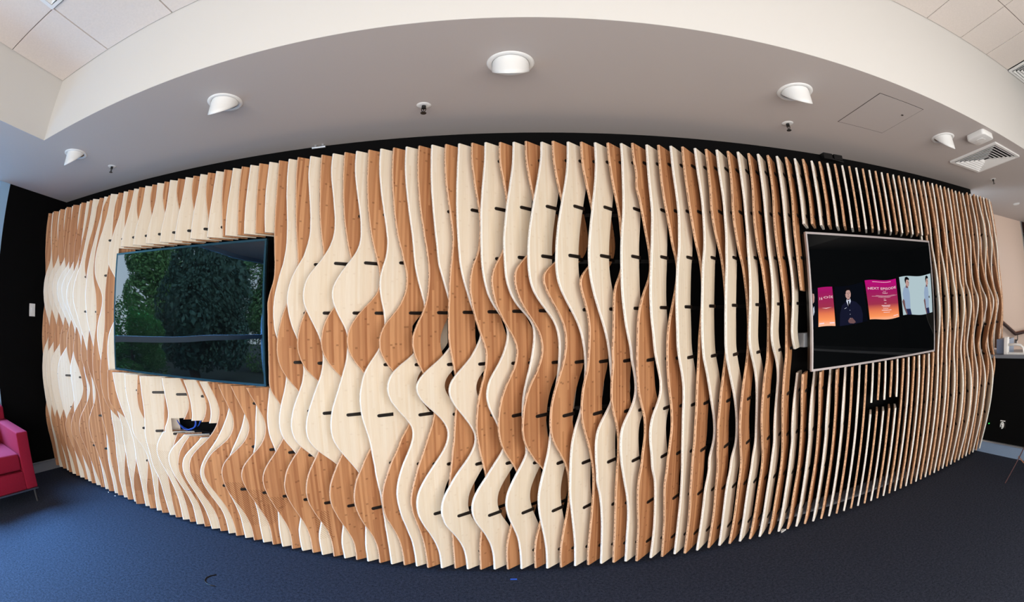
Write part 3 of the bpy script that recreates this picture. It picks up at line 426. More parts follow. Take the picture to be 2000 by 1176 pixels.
[2,5,8,11,13,14,16,17,19,21,23,24,24,24,24,26,27,21,10,2,-1,-1,1,5,13,25,44,62,70,68,59,41,15,-14,-35,-44,-41,-31,-20,-10,-1,4,6,6,4,-1,-10,-21,-27,-26,-23,-23,-23,-23,-19,-15,-12,-10,-9,-9,-9,-8,-8,-7,-7],
[3,9,15,16,13,11,10,13,19,26,33,38,40,41,41,38,36,34,32,31,29,25,18,9,0,-4,-4,-1,1,2,2,2,2,2,1,0,-1,-4,-7,-10,-14,-19,-25,-31,-36,-40,-42,-43,-44,-49,-53,-53,-47,-40,-31,-21,-14,-9,-7,-7,-8,-9,-11,-13,-14],
[2,4,7,9,10,11,12,13,15,16,17,18,18,17,17,19,20,14,4,-3,-5,-5,-3,1,8,20,37,53,60,58,48,32,8,-20,-39,-48,-47,-38,-28,-19,-10,-5,-3,-2,-3,-6,-11,-20,-24,-21,-17,-17,-18,-18,-16,-13,-11,-9,-9,-10,-10,-10,-10,-10,-10],
[2,8,13,14,11,9,8,11,16,22,28,32,35,36,35,33,30,29,28,27,26,23,17,9,1,-3,-3,-1,0,1,1,0,0,1,1,0,-1,-3,-5,-8,-12,-16,-21,-27,-32,-36,-38,-39,-42,-47,-52,-52,-47,-41,-33,-24,-17,-13,-11,-11,-12,-12,-14,-15,-17],
[2,3,5,7,7,8,8,9,10,11,11,12,11,11,11,12,13,8,-1,-7,-9,-9,-7,-4,3,14,30,44,50,47,38,22,0,-25,-43,-52,-52,-45,-36,-28,-19,-13,-12,-10,-10,-10,-13,-19,-20,-15,-11,-11,-13,-14,-13,-11,-9,-9,-10,-11,-12,-12,-12,-13,-13],
[2,7,11,12,10,7,6,9,13,18,23,27,29,30,29,27,25,24,24,23,22,20,16,9,2,-3,-3,-2,0,0,-1,-1,-2,-1,0,0,0,-2,-3,-6,-9,-13,-17,-22,-27,-31,-34,-36,-40,-45,-51,-51,-47,-41,-35,-27,-21,-17,-15,-15,-15,-16,-17,-18,-19],
[1,2,4,5,5,5,5,5,5,6,6,6,5,4,4,5,5,1,-6,-11,-13,-12,-11,-8,-2,8,22,35,40,37,28,13,-7,-30,-47,-56,-57,-52,-45,-37,-27,-22,-21,-19,-16,-15,-15,-17,-16,-10,-5,-5,-8,-10,-10,-9,-8,-9,-10,-12,-13,-14,-15,-15,-15],
[2,6,9,10,8,5,5,6,10,14,19,21,23,24,23,22,20,20,19,19,19,18,15,9,2,-2,-3,-2,-1,-1,-2,-3,-3,-2,0,0,0,-1,-2,-4,-6,-10,-14,-18,-23,-27,-30,-33,-37,-44,-49,-50,-47,-42,-37,-30,-25,-21,-20,-19,-19,-19,-19,-20,-21],
[1,2,2,3,2,2,1,1,1,0,0,0,-1,-2,-3,-2,-2,-6,-12,-16,-17,-16,-15,-12,-7,2,15,26,30,26,17,4,-15,-35,-51,-60,-62,-59,-53,-45,-36,-31,-29,-27,-23,-20,-17,-16,-13,-5,1,2,-3,-6,-7,-7,-7,-9,-11,-13,-15,-16,-17,-18,-18],
[1,5,8,8,6,4,3,4,7,10,14,16,17,18,17,16,15,15,15,15,16,16,14,9,3,-1,-2,-2,-2,-2,-3,-5,-5,-3,-1,0,1,1,0,-2,-4,-6,-10,-14,-18,-22,-26,-29,-35,-42,-48,-49,-47,-43,-38,-33,-28,-25,-24,-23,-22,-22,-22,-23,-23],
[1,1,1,1,0,-1,-2,-3,-4,-5,-6,-6,-8,-9,-10,-9,-9,-12,-17,-20,-21,-20,-19,-17,-12,-4,8,17,20,16,7,-6,-22,-41,-55,-65,-67,-66,-62,-54,-45,-39,-38,-35,-30,-24,-19,-15,-9,0,7,8,3,-2,-4,-5,-6,-9,-11,-14,-16,-18,-20,-21,-21],
[1,4,6,6,4,2,1,2,4,6,9,10,11,12,11,11,10,10,11,12,13,14,12,9,4,0,-2,-3,-3,-4,-5,-6,-6,-4,-1,0,1,2,1,1,-1,-3,-6,-10,-14,-18,-22,-26,-32,-40,-47,-48,-47,-44,-40,-36,-32,-29,-28,-27,-26,-25,-25,-25,-26],
[0,0,0,-1,-3,-4,-6,-7,-9,-10,-11,-13,-14,-15,-16,-17,-17,-19,-22,-24,-24,-24,-23,-21,-17,-10,0,8,10,5,-3,-15,-30,-46,-60,-69,-73,-73,-70,-63,-53,-48,-47,-43,-36,-29,-21,-14,-6,5,13,14,8,2,-1,-3,-5,-8,-12,-15,-18,-20,-22,-23,-24],
[1,3,4,4,2,0,-1,0,1,2,4,5,5,6,6,5,5,5,6,8,10,11,11,9,5,1,-2,-3,-4,-5,-6,-8,-8,-5,-2,0,2,3,3,3,2,0,-3,-6,-10,-13,-17,-23,-30,-38,-45,-48,-47,-45,-42,-39,-36,-34,-32,-30,-29,-29,-28,-28,-28],
[0,-1,-2,-3,-5,-7,-9,-11,-13,-15,-17,-19,-20,-22,-23,-24,-24,-25,-28,-29,-28,-27,-27,-26,-22,-16,-7,-1,0,-6,-14,-24,-37,-51,-64,-73,-78,-80,-78,-72,-62,-57,-55,-51,-43,-33,-22,-12,-2,10,19,20,13,6,2,-1,-4,-8,-12,-16,-20,-22,-24,-26,-27],
[1,2,2,2,0,-1,-2,-3,-2,-2,-1,-1,0,0,0,-1,0,0,2,4,7,9,10,9,5,2,-1,-3,-5,-6,-8,-10,-9,-6,-2,0,2,4,5,5,4,3,1,-2,-5,-9,-13,-19,-28,-37,-44,-47,-47,-46,-44,-42,-40,-38,-36,-35,-33,-32,-31,-31,-30],
[0,-2,-4,-6,-8,-11,-14,-16,-19,-21,-24,-26,-28,-30,-32,-33,-34,-35,-36,-36,-35,-34,-34,-32,-29,-22,-14,-8,-9,-15,-24,-34,-45,-58,-70,-80,-86,-90,-90,-84,-73,-67,-65,-59,-50,-38,-25,-11,2,16,26,27,20,12,6,2,-3,-8,-13,-18,-22,-25,-27,-29,-30],
[0,1,0,0,-2,-3,-5,-6,-6,-7,-7,-7,-8,-8,-8,-7,-7,-5,-3,-1,3,7,9,9,7,4,0,-2,-4,-5,-7,-9,-9,-6,-3,0,2,4,5,6,6,6,4,2,-1,-4,-9,-16,-25,-35,-42,-45,-46,-47,-47,-45,-43,-42,-40,-38,-37,-35,-34,-33,-33],
[-1,-3,-6,-9,-13,-17,-21,-25,-29,-32,-36,-39,-42,-45,-47,-49,-50,-51,-51,-50,-49,-47,-45,-40,-34,-25,-15,-9,-10,-18,-29,-39,-49,-61,-75,-87,-95,-101,-102,-96,-85,-76,-68,-60,-50,-38,-24,-9,5,19,30,32,27,20,13,7,1,-5,-11,-17,-21,-25,-28,-30,-32],
[0,-1,-2,-3,-6,-8,-10,-12,-14,-16,-17,-18,-19,-19,-19,-19,-18,-15,-12,-8,-3,3,7,9,10,8,7,5,4,3,1,-2,-4,-4,-3,-1,0,2,4,5,6,6,5,4,3,0,-4,-10,-18,-27,-33,-36,-39,-42,-42,-41,-39,-38,-36,-35,-34,-33,-33,-33,-33],
[-1,-5,-10,-16,-22,-28,-34,-41,-47,-53,-59,-64,-69,-72,-75,-77,-78,-78,-76,-74,-71,-65,-57,-47,-34,-19,-4,4,3,-7,-21,-33,-43,-57,-73,-88,-99,-105,-106,-101,-89,-73,-54,-41,-34,-27,-16,-4,8,19,28,33,32,27,20,13,6,1,-5,-11,-15,-19,-23,-26,-27],
[0,-2,-5,-8,-12,-15,-19,-23,-27,-30,-34,-36,-38,-39,-40,-39,-37,-34,-29,-23,-16,-8,-1,5,10,14,17,19,20,19,17,12,5,0,-3,-5,-4,-2,0,3,5,7,7,8,8,8,6,3,-2,-7,-12,-16,-20,-23,-22,-19,-17,-16,-16,-16,-17,-19,-21,-24,-25],
[-2,-7,-14,-23,-32,-41,-51,-60,-69,-78,-87,-94,-100,-105,-109,-110,-110,-108,-104,-99,-92,-81,-66,-47,-26,-3,19,31,30,19,3,-12,-26,-41,-59,-77,-91,-98,-96,-88,-75,-48,-17,-2,0,1,6,11,16,21,26,31,33,30,25,19,14,10,6,2,-2,-6,-10,-13,-16],
[-1,-4,-9,-14,-20,-26,-32,-39,-45,-50,-56,-60,-63,-65,-66,-66,-63,-59,-53,-46,-37,-27,-17,-6,6,18,28,35,39,39,36,27,15,3,-6,-10,-10,-6,-1,4,9,12,14,16,18,19,21,22,22,20,16,12,8,9,14,20,23,23,21,17,13,7,1,-6,-9],
[-2,-9,-18,-28,-40,-52,-64,-76,-87,-98,-108,-117,-125,-131,-135,-136,-135,-131,-125,-118,-108,-93,-71,-45,-16,18,48,65,66,55,39,21,4,-14,-33,-55,-73,-81,-74,-61,-42,-3,34,48,47,44,43,40,35,31,29,28,29,30,30,26,22,20,19,19,16,13,8,4,1],
[-1,-4,-8,-12,-17,-22,-27,-33,-38,-42,-47,-51,-54,-56,-58,-58,-58,-56,-53,-50,-46,-40,-33,-21,-7,7,17,20,18,13,3,-9,-21,-31,-40,-46,-47,-45,-40,-32,-22,-12,-4,1,5,9,12,14,16,18,19,20,20,20,17,15,12,11,9,8,5,2,-2,-6,-8],
[-2,-7,-13,-21,-28,-36,-44,-52,-60,-67,-74,-80,-86,-91,-95,-97,-99,-100,-100,-98,-90,-77,-60,-36,-7,22,45,61,71,72,62,46,26,3,-20,-45,-67,-82,-87,-74,-35,4,30,47,55,57,55,49,41,31,17,2,-5,0,7,3,-3,-4,-3,-1,1,2,3,4,5],
[-1,-4,-8,-12,-16,-20,-25,-29,-33,-37,-41,-45,-48,-52,-55,-58,-60,-63,-67,-72,-74,-73,-67,-57,-43,-22,7,23,13,-11,-33,-52,-68,-81,-91,-98,-100,-97,-89,-76,-60,-44,-31,-23,-19,-15,-9,-2,5,9,10,7,2,-2,-6,-10,-12,-12,-10,-8,-10,-15,-21,-28,-32],
[-2,-8,-17,-27,-36,-47,-57,-67,-77,-87,-95,-103,-110,-115,-119,-122,-123,-123,-124,-123,-114,-97,-71,-40,-3,37,66,79,78,70,52,27,-2,-32,-60,-90,-117,-133,-132,-104,-52,-14,18,45,53,49,40,29,14,-3,-20,-33,-41,-45,-45,-49,-52,-50,-45,-39,-34,-29,-25,-21,-19],
[-1,-4,-8,-12,-16,-20,-24,-27,-31,-35,-39,-43,-48,-52,-57,-62,-67,-72,-79,-88,-98,-103,-102,-92,-76,-49,-20,-11,-26,-47,-67,-86,-108,-129,-146,-153,-154,-148,-137,-124,-110,-87,-60,-39,-24,-12,-2,5,8,10,8,2,-6,-13,-19,-26,-34,-37,-36,-34,-33,-35,-38,-41,-42],
[-2,-10,-21,-32,-43,-55,-67,-79,-90,-101,-111,-121,-129,-137,-142,-147,-150,-153,-156,-156,-149,-135,-115,-88,-52,-16,11,27,34,32,20,-3,-33,-64,-92,-118,-140,-151,-148,-122,-82,-41,-6,16,22,18,10,-1,-18,-37,-57,-76,-92,-95,-90,-94,-96,-89,-78,-67,-60,-53,-48,-43,-40],
[-1,-4,-7,-10,-13,-16,-18,-21,-23,-26,-29,-32,-36,-40,-45,-50,-56,-63,-71,-81,-92,-102,-104,-99,-80,-51,-24,-12,-11,-19,-35,-57,-78,-97,-115,-131,-142,-145,-140,-127,-106,-86,-69,-51,-32,-17,-6,1,6,6,3,-5,-14,-23,-30,-34,-35,-32,-28,-26,-26,-29,-32,-35,-37],
[0,0,1,0,0,0,-1,-2,-2,-3,-4,-5,-5,-6,-6,-6,-6,-5,-4,-3,-1,1,3,6,10,15,21,27,30,26,16,1,-16,-35,-58,-82,-101,-112,-108,-83,-49,-23,-5,6,12,13,8,0,-15,-35,-55,-71,-81,-80,-66,-65,-73,-70,-58,-47,-41,-38,-36,-34,-33],
[-1,-2,-4,-6,-9,-11,-14,-16,-19,-22,-24,-27,-29,-32,-34,-36,-39,-41,-42,-44,-46,-47,-48,-49,-49,-49,-49,-48,-50,-57,-70,-87,-102,-116,-126,-135,-140,-139,-133,-123,-108,-91,-77,-67,-59,-52,-45,-40,-35,-31,-28,-26,-25,-26,-31,-39,-44,-44,-41,-38,-36,-35,-34,-33,-33],
[0,-1,-3,-6,-10,-14,-19,-24,-29,-34,-39,-44,-49,-53,-56,-59,-61,-62,-62,-60,-57,-53,-47,-39,-29,-16,-1,4,-4,-9,-11,-15,-18,-22,-26,-30,-33,-36,-38,-40,-40,-39,-37,-32,-27,-23,-22,-25,-32,-40,-47,-50,-49,-45,-42,-39,-37,-36,-35,-33,-31,-29,-28,-26,-25],
[0,0,0,1,0,0,0,0,-1,-1,-2,-2,-2,-2,-3,-3,-2,-2,-1,-1,1,2,4,5,8,11,14,18,21,22,21,17,11,6,2,-1,-3,-4,-5,-3,0,5,9,13,17,21,24,26,28,28,28,27,25,21,15,9,5,6,9,12,15,17,19,20,22]]

# slats alternate caramel, pale, caramel ... from the left; 'pale' number k and 'caramel' number k are counted from 1
def is_pale(n): return n % 2 == 1
def number(n): return n//2+1
CUTS = {}
def cut(pale, ks, a, b):
    for k in ks: CUTS.setdefault(2*(k-1)+(1 if pale else 0), []).append((a, b))
cut(True, range(12, 22), 6.92, 13.05); cut(False, range(13, 22), 6.92, 13.05)          # left television
cut(True, (16, 17), 4.42, 5.06); cut(False, (16, 17), 4.42, 5.06)                   # cable slot below it
cut(True, range(43, 52), 6.95, 13.05); cut(False, range(44, 53), 6.95, 13.05)          # right television
cut(False, (12,), 7.0, 13.05); cut(False, (43,), 6.95, 10.35); cut(True, (42,), 6.95, 8.0)
cut(True, (47, 48, 49), 4.62, 5.17); cut(False, (48, 49), 4.62, 5.17)                   # small slot below it
TOP_ONLY = (121, 122, 123, 124)
NOTCH = {21: (6.92, 13.05, -9, 0.16), 28: (4.42, 5.06, -0.2, 0.6), 29: (4.42, 5.06, -0.06, 0.33), 104: (6.95, 13.05, 0.2), 103: (6.95, 13.05, 0.52)}       # front edge set back: beside the cable slot, and beside the right television
def tf(n, z): return tq(n, z)/100
def tq(n, z):
    a = TAB[n]; q = max(0, min(63.999, z/0.25)); i = int(q); f = q-i
    p0, p1, p2, p3 = a[max(i-1, 0)], a[i], a[min(i+1, 64)], a[min(i+2, 64)]
    return p1+0.5*f*(p2-p0+f*(2*p0-5*p1+4*p2-p3+f*(3*(p1-p2)+p3-p0)))
S2 = math.sqrt(0.5); DX, DY = S2, S2; NX, NY = S2, -S2; TH = 0.053; WID = 1.17; CH = 0.024        # half thickness, width and arris of a board
wall = thing('slat_wall', (0, 1.0, -0.2), 'feature wall of alternating pale and caramel bamboo slats with wavy front edges', 'wall panel')
def back(n, z):
    """depth of the rear edge: the board keeps its width, but on the left it always reaches well back"""
    f = max(0.0, min(1.0, (-2.5-XS[n])/2.5))
    return min(max(tf(n, z)+WID, 1.5*f-1.0*(1-f)), 1.99)
def slat(n, z0, z1):
    pale = is_pale(n); x0 = XS[n]
    k = max(2, int(round((z1-z0)/0.125))); vs = []; fs = []; mi = []; uv = []
    zs = [z0+(z1-z0)*i/k for i in range(k+1)]; no = NOTCH.get(n)
    if no:
        for zc in no[:2]:
            if z0 < zc < z1: zs += [zc-0.004, zc+0.004]
        zs.sort(); k = len(zs)-1
    def tn(z): return max(tf(n, z), no[2]) if no and no[0] < z < no[1] else tf(n, z)
    def bn(z): return max(min(back(n, z), no[3]), tn(z)+0.06) if no and len(no) > 3 and no[0] < z < no[1] else back(n, z)
    for z in zs:
        t0 = tn(z); t1 = bn(z)
        for t, s in ((t0, TH-CH), (t0, CH-TH), (t0+CH, -TH), (t1, -TH), (t1, TH), (t0+CH, TH)):
            vs.append(tuple(W(x0+t*DX+s*NX, t*DY+s*NY, z)-W(x0, 0, z0)))
    def q(idx, m, uvs): fs.append(idx); mi.append(m); uv.extend(uvs)
    T = [(tn(z), bn(z)) for z in zs]
    for i in range(k):
        a, b = 6*i, 6*i+6; za, zb = zs[i], zs[i+1]
        q((a+5, a+4, b+4, b+5), 0, [(T[i][0], za), (T[i][1], za), (T[i+1][1], zb), (T[i+1][0], zb)])
        q((a+3, a+2, b+2, b+3), 0, [(T[i][1], za), (T[i][0], za), (T[i+1][0], zb), (T[i+1][1], zb)])
        q((a+1, a, b, b+1), 1, [(0.15, za), (0.85, za), (0.85, zb), (0.15, zb)])
        q((a, a+5, b+5, b), 1, [(0.85, za), (1, za), (1, zb), (0.85, zb)])
        q((a+2, a+1, b+1, b+2), 1, [(0, za), (0.15, za), (0.15, zb), (0, zb)])
        q((a+4, a+3, b+3, b+4), 1, [(0, za), (1, za), (1, zb), (0, zb)])
    cap = [(0.85, 0), (0.15, 0), (0, 0), (0, 1), (1, 1), (1, 0)]
    q((0, 1, 2, 3, 4, 5), 1, cap)
    e = 6*k; q((e+5, e+4, e+3, e+2, e+1, e), 1, cap[::-1])
    me = bpy.data.meshes.new('slat'); me.from_pydata(vs, [], fs)
    me.materials.append(M_bl if pale else M_bb); me.materials.append(M_el if pale else M_eb)
    me.polygons.foreach_set('material_index', mi)
    l = me.uv_layers.new(name='board'); l.data.foreach_set('uv', [c for p in uv for c in p]); me.update()
    return link('slat', me, wall, W(x0, 0, z0)-wall.location)
ZT = 16.0
for n in range(len(XS)):
    z_lo = 6.3 if n in TOP_ONLY else 0.0
    cuts = sorted(CUTS.get(n, []))
    for a, b in cuts:
        if a > z_lo: slat(n, z_lo, a)
        z_lo = b
    slat(n, z_lo, ZT)
# black clips that hook the slats onto the rails behind them
RZ = [.66, 2.49, 4.33, 6.17, 8.0, 9.85, 11.7, 13.52, 15.37]
M_clip = mat('black_clip', (20, 17, 16), 0.4)
def clip_outline(t0, t1, n=7):
    h = 0.062; p = [(t1, -h), (t1, h)]
    for i in range(n+1):
        a = math.pi/2+math.pi*i/n; p.append((t0+h+h*math.cos(a), h*math.sin(a)*(1-0.1*math.sin(a/2))))
    return p
def clip_points(n, z):
    te = tf(n, z)+WID-0.58; t1 = min(tf(n, z)+WID+0.12, 1.98)
    return te, t1
cm = MB()
for s in [1]:
    cm.prism([Vector((t*DX*U+0.085*NX*U, t*DY*U+0.085*NY*U, z*U)) for t, z in clip_outline(0, 0.66)], (-0.17*NX*U, -0.17*NY*U, 0))
clip_me = cm.mesh('clip', M_clip)
rest = MB(); big = set((n, r) for n, rs in CLIPS for r in rs)
for n in range(len(XS)):
    for r, z in enumerate(RZ):
        if any(a-0.1 < z < b+0.1 for a, b in CUTS.get(n, [])): continue
        if n in TOP_ONLY and z < 6.5: continue
        te, t1 = clip_points(n, z)
        if (n, r) in big:
            link('clip', clip_me, wall, W(XS[n]+te*DX, te*DY, z)-wall.location)
        else:
            rest.prism([W(XS[n]+t*DX+0.085*NX, t*DY+0.085*NY, z+q) for t, q in clip_outline(te, te+0.66, 3)], (-0.17*NX*U, -0.17*NY*U, 0))
o = part('clip', rest, M_clip, wall); o['kind'] = 'stuff'
for z in RZ:
    part('rail', boxmb(((-30.5+1.2, 1.43, z-0.07), (30.9, 1.5, z+0.07))), M_blackp, wall)

# ------------------------------------------------------------------ televisions
def screen_mat(name, wob, gloss):
    m, n, p = new_mat(name)
    p.inputs['Base Color'].default_value = (0.002, 0.0025, 0.003, 1); p.inputs['Roughness'].default_value = 0.015
    p.inputs['IOR'].default_value = gloss; p.inputs['Specular IOR Level'].default_value = 0.5
    if wob:
        t = n.nodes.new('ShaderNodeTexNoise'); t.inputs['Scale'].default_value = 2.2; t.inputs['Detail'].default_value = 0
        g = n.nodes.new('ShaderNodeNewGeometry'); n.links.new(g.outputs['Position'], t.inputs['Vector'])
        b = n.nodes.new('ShaderNodeBump'); b.inputs['Strength'].default_value = wob; b.inputs['Distance'].default_value = 0.02
        n.links.new(t.outputs['Fac'], b.inputs['Height']); n.links.new(b.outputs[0], p.inputs['Normal'])
    return m
def television(x0, x1, z0, z1, label, sm, M_bezel):
    tv = thing('television', ((x0+x1)/2, 0.1, z0), label, 'television')
    b = 0.09
    part('back_case', boxmb(((x0+0.05, 0.0, z0+0.05), (x1-0.05, 0.32, z1-0.05)), ((x0+2.5, 0.32, z0+1.4), (x1-2.5, 1.42, z1-1.4))), M_blackp, tv)
    part('bezel', boxmb(((x0, -0.07, z0), (x0+b, 0.06, z1)), ((x1-b, -0.07, z0), (x1, 0.06, z1)), ((x0+b, -0.07, z1-b), (x1-b, 0.06, z1)), ((x0+b, -0.07, z0), (x1-b, 0.06, z0+b))), M_bezel, tv)
    part('screen', boxmb(((x0+b, -0.055, z0+b), (x1-b, 0.0, z1-b))), sm, tv)
    part('badge', boxmb((((x0+x1)/2-0.12, -0.08, z0+0.02), ((x0+x1)/2+0.12, -0.07, z0+0.07))), M_bezel, tv)
    return tv
tvl = television(-19.84, -9.66, 7.02, 12.76, 'switched-off wall television reflecting green trees, set among the left slats', screen_mat('dark_screen', 0.25, 1.85), mat('teal_black_bezel', (60, 96, 112), 0.25, 0.8))
tvr = television(11.94, 21.5, 7.02, 12.76, 'wall television on the right showing a strip of magenta posters and portraits', screen_mat('lit_screen_glass', 0.0, 1.38), mat('silver_bezel', (186, 178, 178), 0.4, 0.3))

tv_screen = [o for o in tvr.children if o.name.startswith('screen')][0]
# pictures shown on the right screen: flat, glowing shapes lying on the glass
def glow(name, rgb, k=1.0):
    m = bpy.data.materials.new(name); m.use_nodes = True; n = m.node_tree; n.nodes.clear()
    o = n.nodes.new('ShaderNodeOutputMaterial'); e = n.nodes.new('ShaderNodeEmission'); e.inputs[0].default_value = lin(*rgb); e.inputs[1].default_value = k
    n.links.new(e.outputs[0], o.inputs[0]); return m
def glow_ramp(name, stops, z0, z1):
    m = glow(name, (0, 0, 0)); n = m.node_tree; e = n.nodes['Emission']
    g = n.nodes.new('ShaderNodeNewGeometry'); s = n.nodes.new('ShaderNodeSeparateXYZ'); n.links.new(g.outputs['Position'], s.inputs[0])
    a = W(0, 0, z0).z; b = W(0, 0, z1).z
    r = n.nodes.new('ShaderNodeValToRGB'); n.links.new(mnode(n, 'DIVIDE', mnode(n, 'SUBTRACT', s.outputs[2], a), b-a), r.inputs[0])
    el = r.color_ramp.elements
    for i, (p, c) in enumerate(stops):
        q = el[i] if i < 2 else el.new(p)
        q.position = p; q.color = lin(*c)
    n.links.new(r.outputs[0], e.inputs[0]); return m
SUN = [(0.0, (255, 186, 150)), (0.1, (252, 150, 92)), (0.24, (230, 122, 82)), (0.40, (158, 50, 76)), (0.72, (158, 26, 94)), (1.0, (186, 12, 120))]
M_p = glow_ramp('sunset_poster_glow', SUN, 8.9, 10.75)
M_navy = glow('night_picture_glow', (9, 12, 20)); M_suit = glow('navy_suit_glow', (22, 24, 44)); M_skin = glow('skin_glow', (188, 150, 142)); M_skin2 = glow('shade_skin_glow', (112, 82, 84))
M_hair = glow('dark_hair_glow', (14, 12, 16)); M_shirt = glow('pale_shirt_glow', (206, 212, 226)); M_ice = glow('pale_backdrop_glow', (176, 196, 202)); M_bshirt = glow('blue_shirt_glow', (146, 166, 192)); M_jean = glow('navy_trouser_glow', (38, 44, 78)); M_txt = glow('white_text_glow', (250, 220, 225)); M_brown = glow('brown_backdrop_glow', (30, 24, 24)); M_tie = glow('black_tie_glow', (10, 10, 16))
class Quad:
    def __init__(s, tl, tr, bl, br): s.q = (tl, tr, bl, br)
    def __call__(s, u, v, lift=0):
        tl, tr, bl, br = s.q
        x = (tl[0]*(1-u)+tr[0]*u)*v+(bl[0]*(1-u)+br[0]*u)*(1-v); z = (tl[1]*(1-u)+tr[1]*u)*v+(bl[1]*(1-u)+br[1]*u)*(1-v)
        z += 0.045*math.sin(x*2.1)
        return W(x, -0.058-0.003*lift, z)
def disc(cx, cy, rx, ry, n=18, rot=0):
    return [(cx+rx*math.cos(a)*math.cos(rot)-ry*math.sin(a)*math.sin(rot), cy+rx*math.cos(a)*math.sin(rot)+ry*math.sin(a)*math.cos(rot)) for a in [2*math.pi*i/n for i in range(n)]]
def shape(m, Q, pts, lift, mi): m.poly([Q(u, v, lift) for u, v in pts], mi)
def band(m, Q, lift, mi, k=12):
    for i in range(k): m.poly([Q(i/k, 0, lift), Q((i+1)/k, 0, lift), Q((i+1)/k, 1, lift), Q(i/k, 1, lift)], mi)
def text(m, Q, s, u0, u1, v, hv, lift, mi, sx=None):
    cu = bpy.data.curves.new('lettering', 'FONT'); cu.body = s; cu.resolution_u = 2
    o = bpy.data.objects.new('lettering', cu); C.objects.link(o)
    dg = bpy.context.evaluated_depsgraph_get(); me = bpy.data.meshes.new_from_object(o.evaluated_get(dg))
    bpy.data.objects.remove(o); xs = [p.co.x for p in me.vertices]; ys_ = [p.co.y for p in me.vertices]
    a, b, c, d = min(xs), max(xs), min(ys_), max(ys_); base = len(m.v)
    for p in me.vertices: m.v.append(tuple(Q(u0+(u1-u0)*(p.co.x-a)/(b-a), v+hv*(p.co.y-c)/max(d-c, 1e-6), lift)))
    for f in me.polygons: m.f.append(tuple(base+i for i in f.vertices)); m.m.append(mi)
    bpy.data.meshes.remove(me); bpy.data.curves.remove(cu)
def suit_man(m, Q, dx=0.0, w=1.0):
    f = lambda L: [(dx+(u-0.45)*w+0.45, v) for u, v in L]
    shape(m, Q, f([(0.10, 0.0), (0.12, 0.30), (0.20, 0.52), (0.36, 0.62), (0.52, 0.62), (0.68, 0.55), (0.82, 0.40), (0.86, 0.2), (0.82, 0.0)]), 2, 1)
    shape(m, Q, f([(0.35, 0.62), (0.41, 0.47), (0.50, 0.60), (0.49, 0.67), (0.37, 0.67)]), 3, 3)
    shape(m, Q, f([(0.405, 0.62), (0.44, 0.62), (0.45, 0.50), (0.42, 0.42), (0.40, 0.5)]), 4, 6)
    shape(m, Q, f([(0.38, 0.64), (0.47, 0.64), (0.47, 0.74), (0.38, 0.74)]), 3.2, 5)
    shape(m, Q, f(disc(0.425, 0.79, 0.095, 0.125)), 5, 4)
    shape(m, Q, f([(0.33, 0.80), (0.32, 0.88), (0.36, 0.945), (0.45, 0.955), (0.52, 0.92), (0.52, 0.84), (0.49, 0.885), (0.40, 0.89), (0.36, 0.86), (0.35, 0.80)]), 6, 2)
    shape(m, Q, f(disc(0.40, 0.815, 0.014, 0.010, 8)), 7, 2); shape(m, Q, f(disc(0.465, 0.815, 0.014, 0.010, 8)), 7, 2)
    shape(m, Q, f([(0.43, 0.81), (0.445, 0.765), (0.42, 0.765)]), 7, 5); shape(m, Q, f([(0.40, 0.735), (0.46, 0.735), (0.45, 0.725), (0.41, 0.725)]), 7, 7)
    shape(m, Q, f([(0.335, 0.81), (0.32, 0.79), (0.335, 0.755), (0.35, 0.77)]), 5.5, 5)
    shape(m, Q, f([(0.36, 0.13), (0.42, 0.19), (0.50, 0.18), (0.56, 0.11), (0.60, 0.05), (0.53, 0.03), (0.44, 0.05), (0.37, 0.08)]), 5, 5)
    for k in range(3): shape(m, Q, f([(0.40+k*0.05, 0.05), (0.42+k*0.05, 0.05), (0.47+k*0.045, 0.10), (0.45+k*0.045, 0.11)]), 6, 7)
    for k in range(3): shape(m, Q, f(disc(0.44, 0.38-k*0.1, 0.008, 0.009, 8)), 5, 3)
    shape(m, Q, f([(0.27, 0.44), (0.34, 0.46), (0.34, 0.45), (0.27, 0.43)]), 5, 3)
def shirt_man(m, Q, dx, w):
    f = lambda L: [(dx+u*w, v) for u, v in L]
    shape(m, Q, f([(0.28, 0.0), (0.26, 0.16), (0.58, 0.16), (0.66, 0.0)]), 2, 3)
    shape(m, Q, f([(0.25, 0.15), (0.20, 0.35), (0.12, 0.42), (0.10, 0.55), (0.20, 0.68), (0.36, 0.74), (0.55, 0.72), (0.62, 0.55), (0.60, 0.3), (0.58, 0.15)]), 3, 2)
    shape(m, Q, f([(0.02, 0.36), (0.12, 0.42), (0.20, 0.36), (0.22, 0.2), (0.34, 0.02), (0.26, 0.0), (0.12, 0.16)]), 3.5, 5)
    shape(m, Q, f([(0.36, 0.70), (0.52, 0.68), (0.58, 0.78), (0.42, 0.80)]), 3.4, 5)
    shape(m, Q, f(disc(0.50, 0.83, 0.135, 0.105, 18, -0.25)), 5, 4)
    shape(m, Q, f([(0.36, 0.80), (0.33, 0.90), (0.38, 0.965), (0.52, 0.98), (0.66, 0.935), (0.65, 0.885), (0.55, 0.905), (0.45, 0.90), (0.41, 0.84)]), 6, 1)
    shape(m, Q, f(disc(0.53, 0.845, 0.018, 0.010, 8)), 7, 1); shape(m, Q, f(disc(0.61, 0.835, 0.014, 0.010, 8)), 7, 1)
    shape(m, Q, f([(0.58, 0.84), (0.61, 0.80), (0.57, 0.80)]), 7, 5); shape(m, Q, f([(0.53, 0.768), (0.60, 0.765), (0.59, 0.757), (0.54, 0.76)]), 7, 6)
Q0 = Quad((12.06, 10.38), (12.33, 10.40), (12.06, 8.80), (12.29, 8.80))
Q1 = Quad((12.385, 10.394), (13.255, 10.449), (12.339, 8.794), (13.366, 8.803))
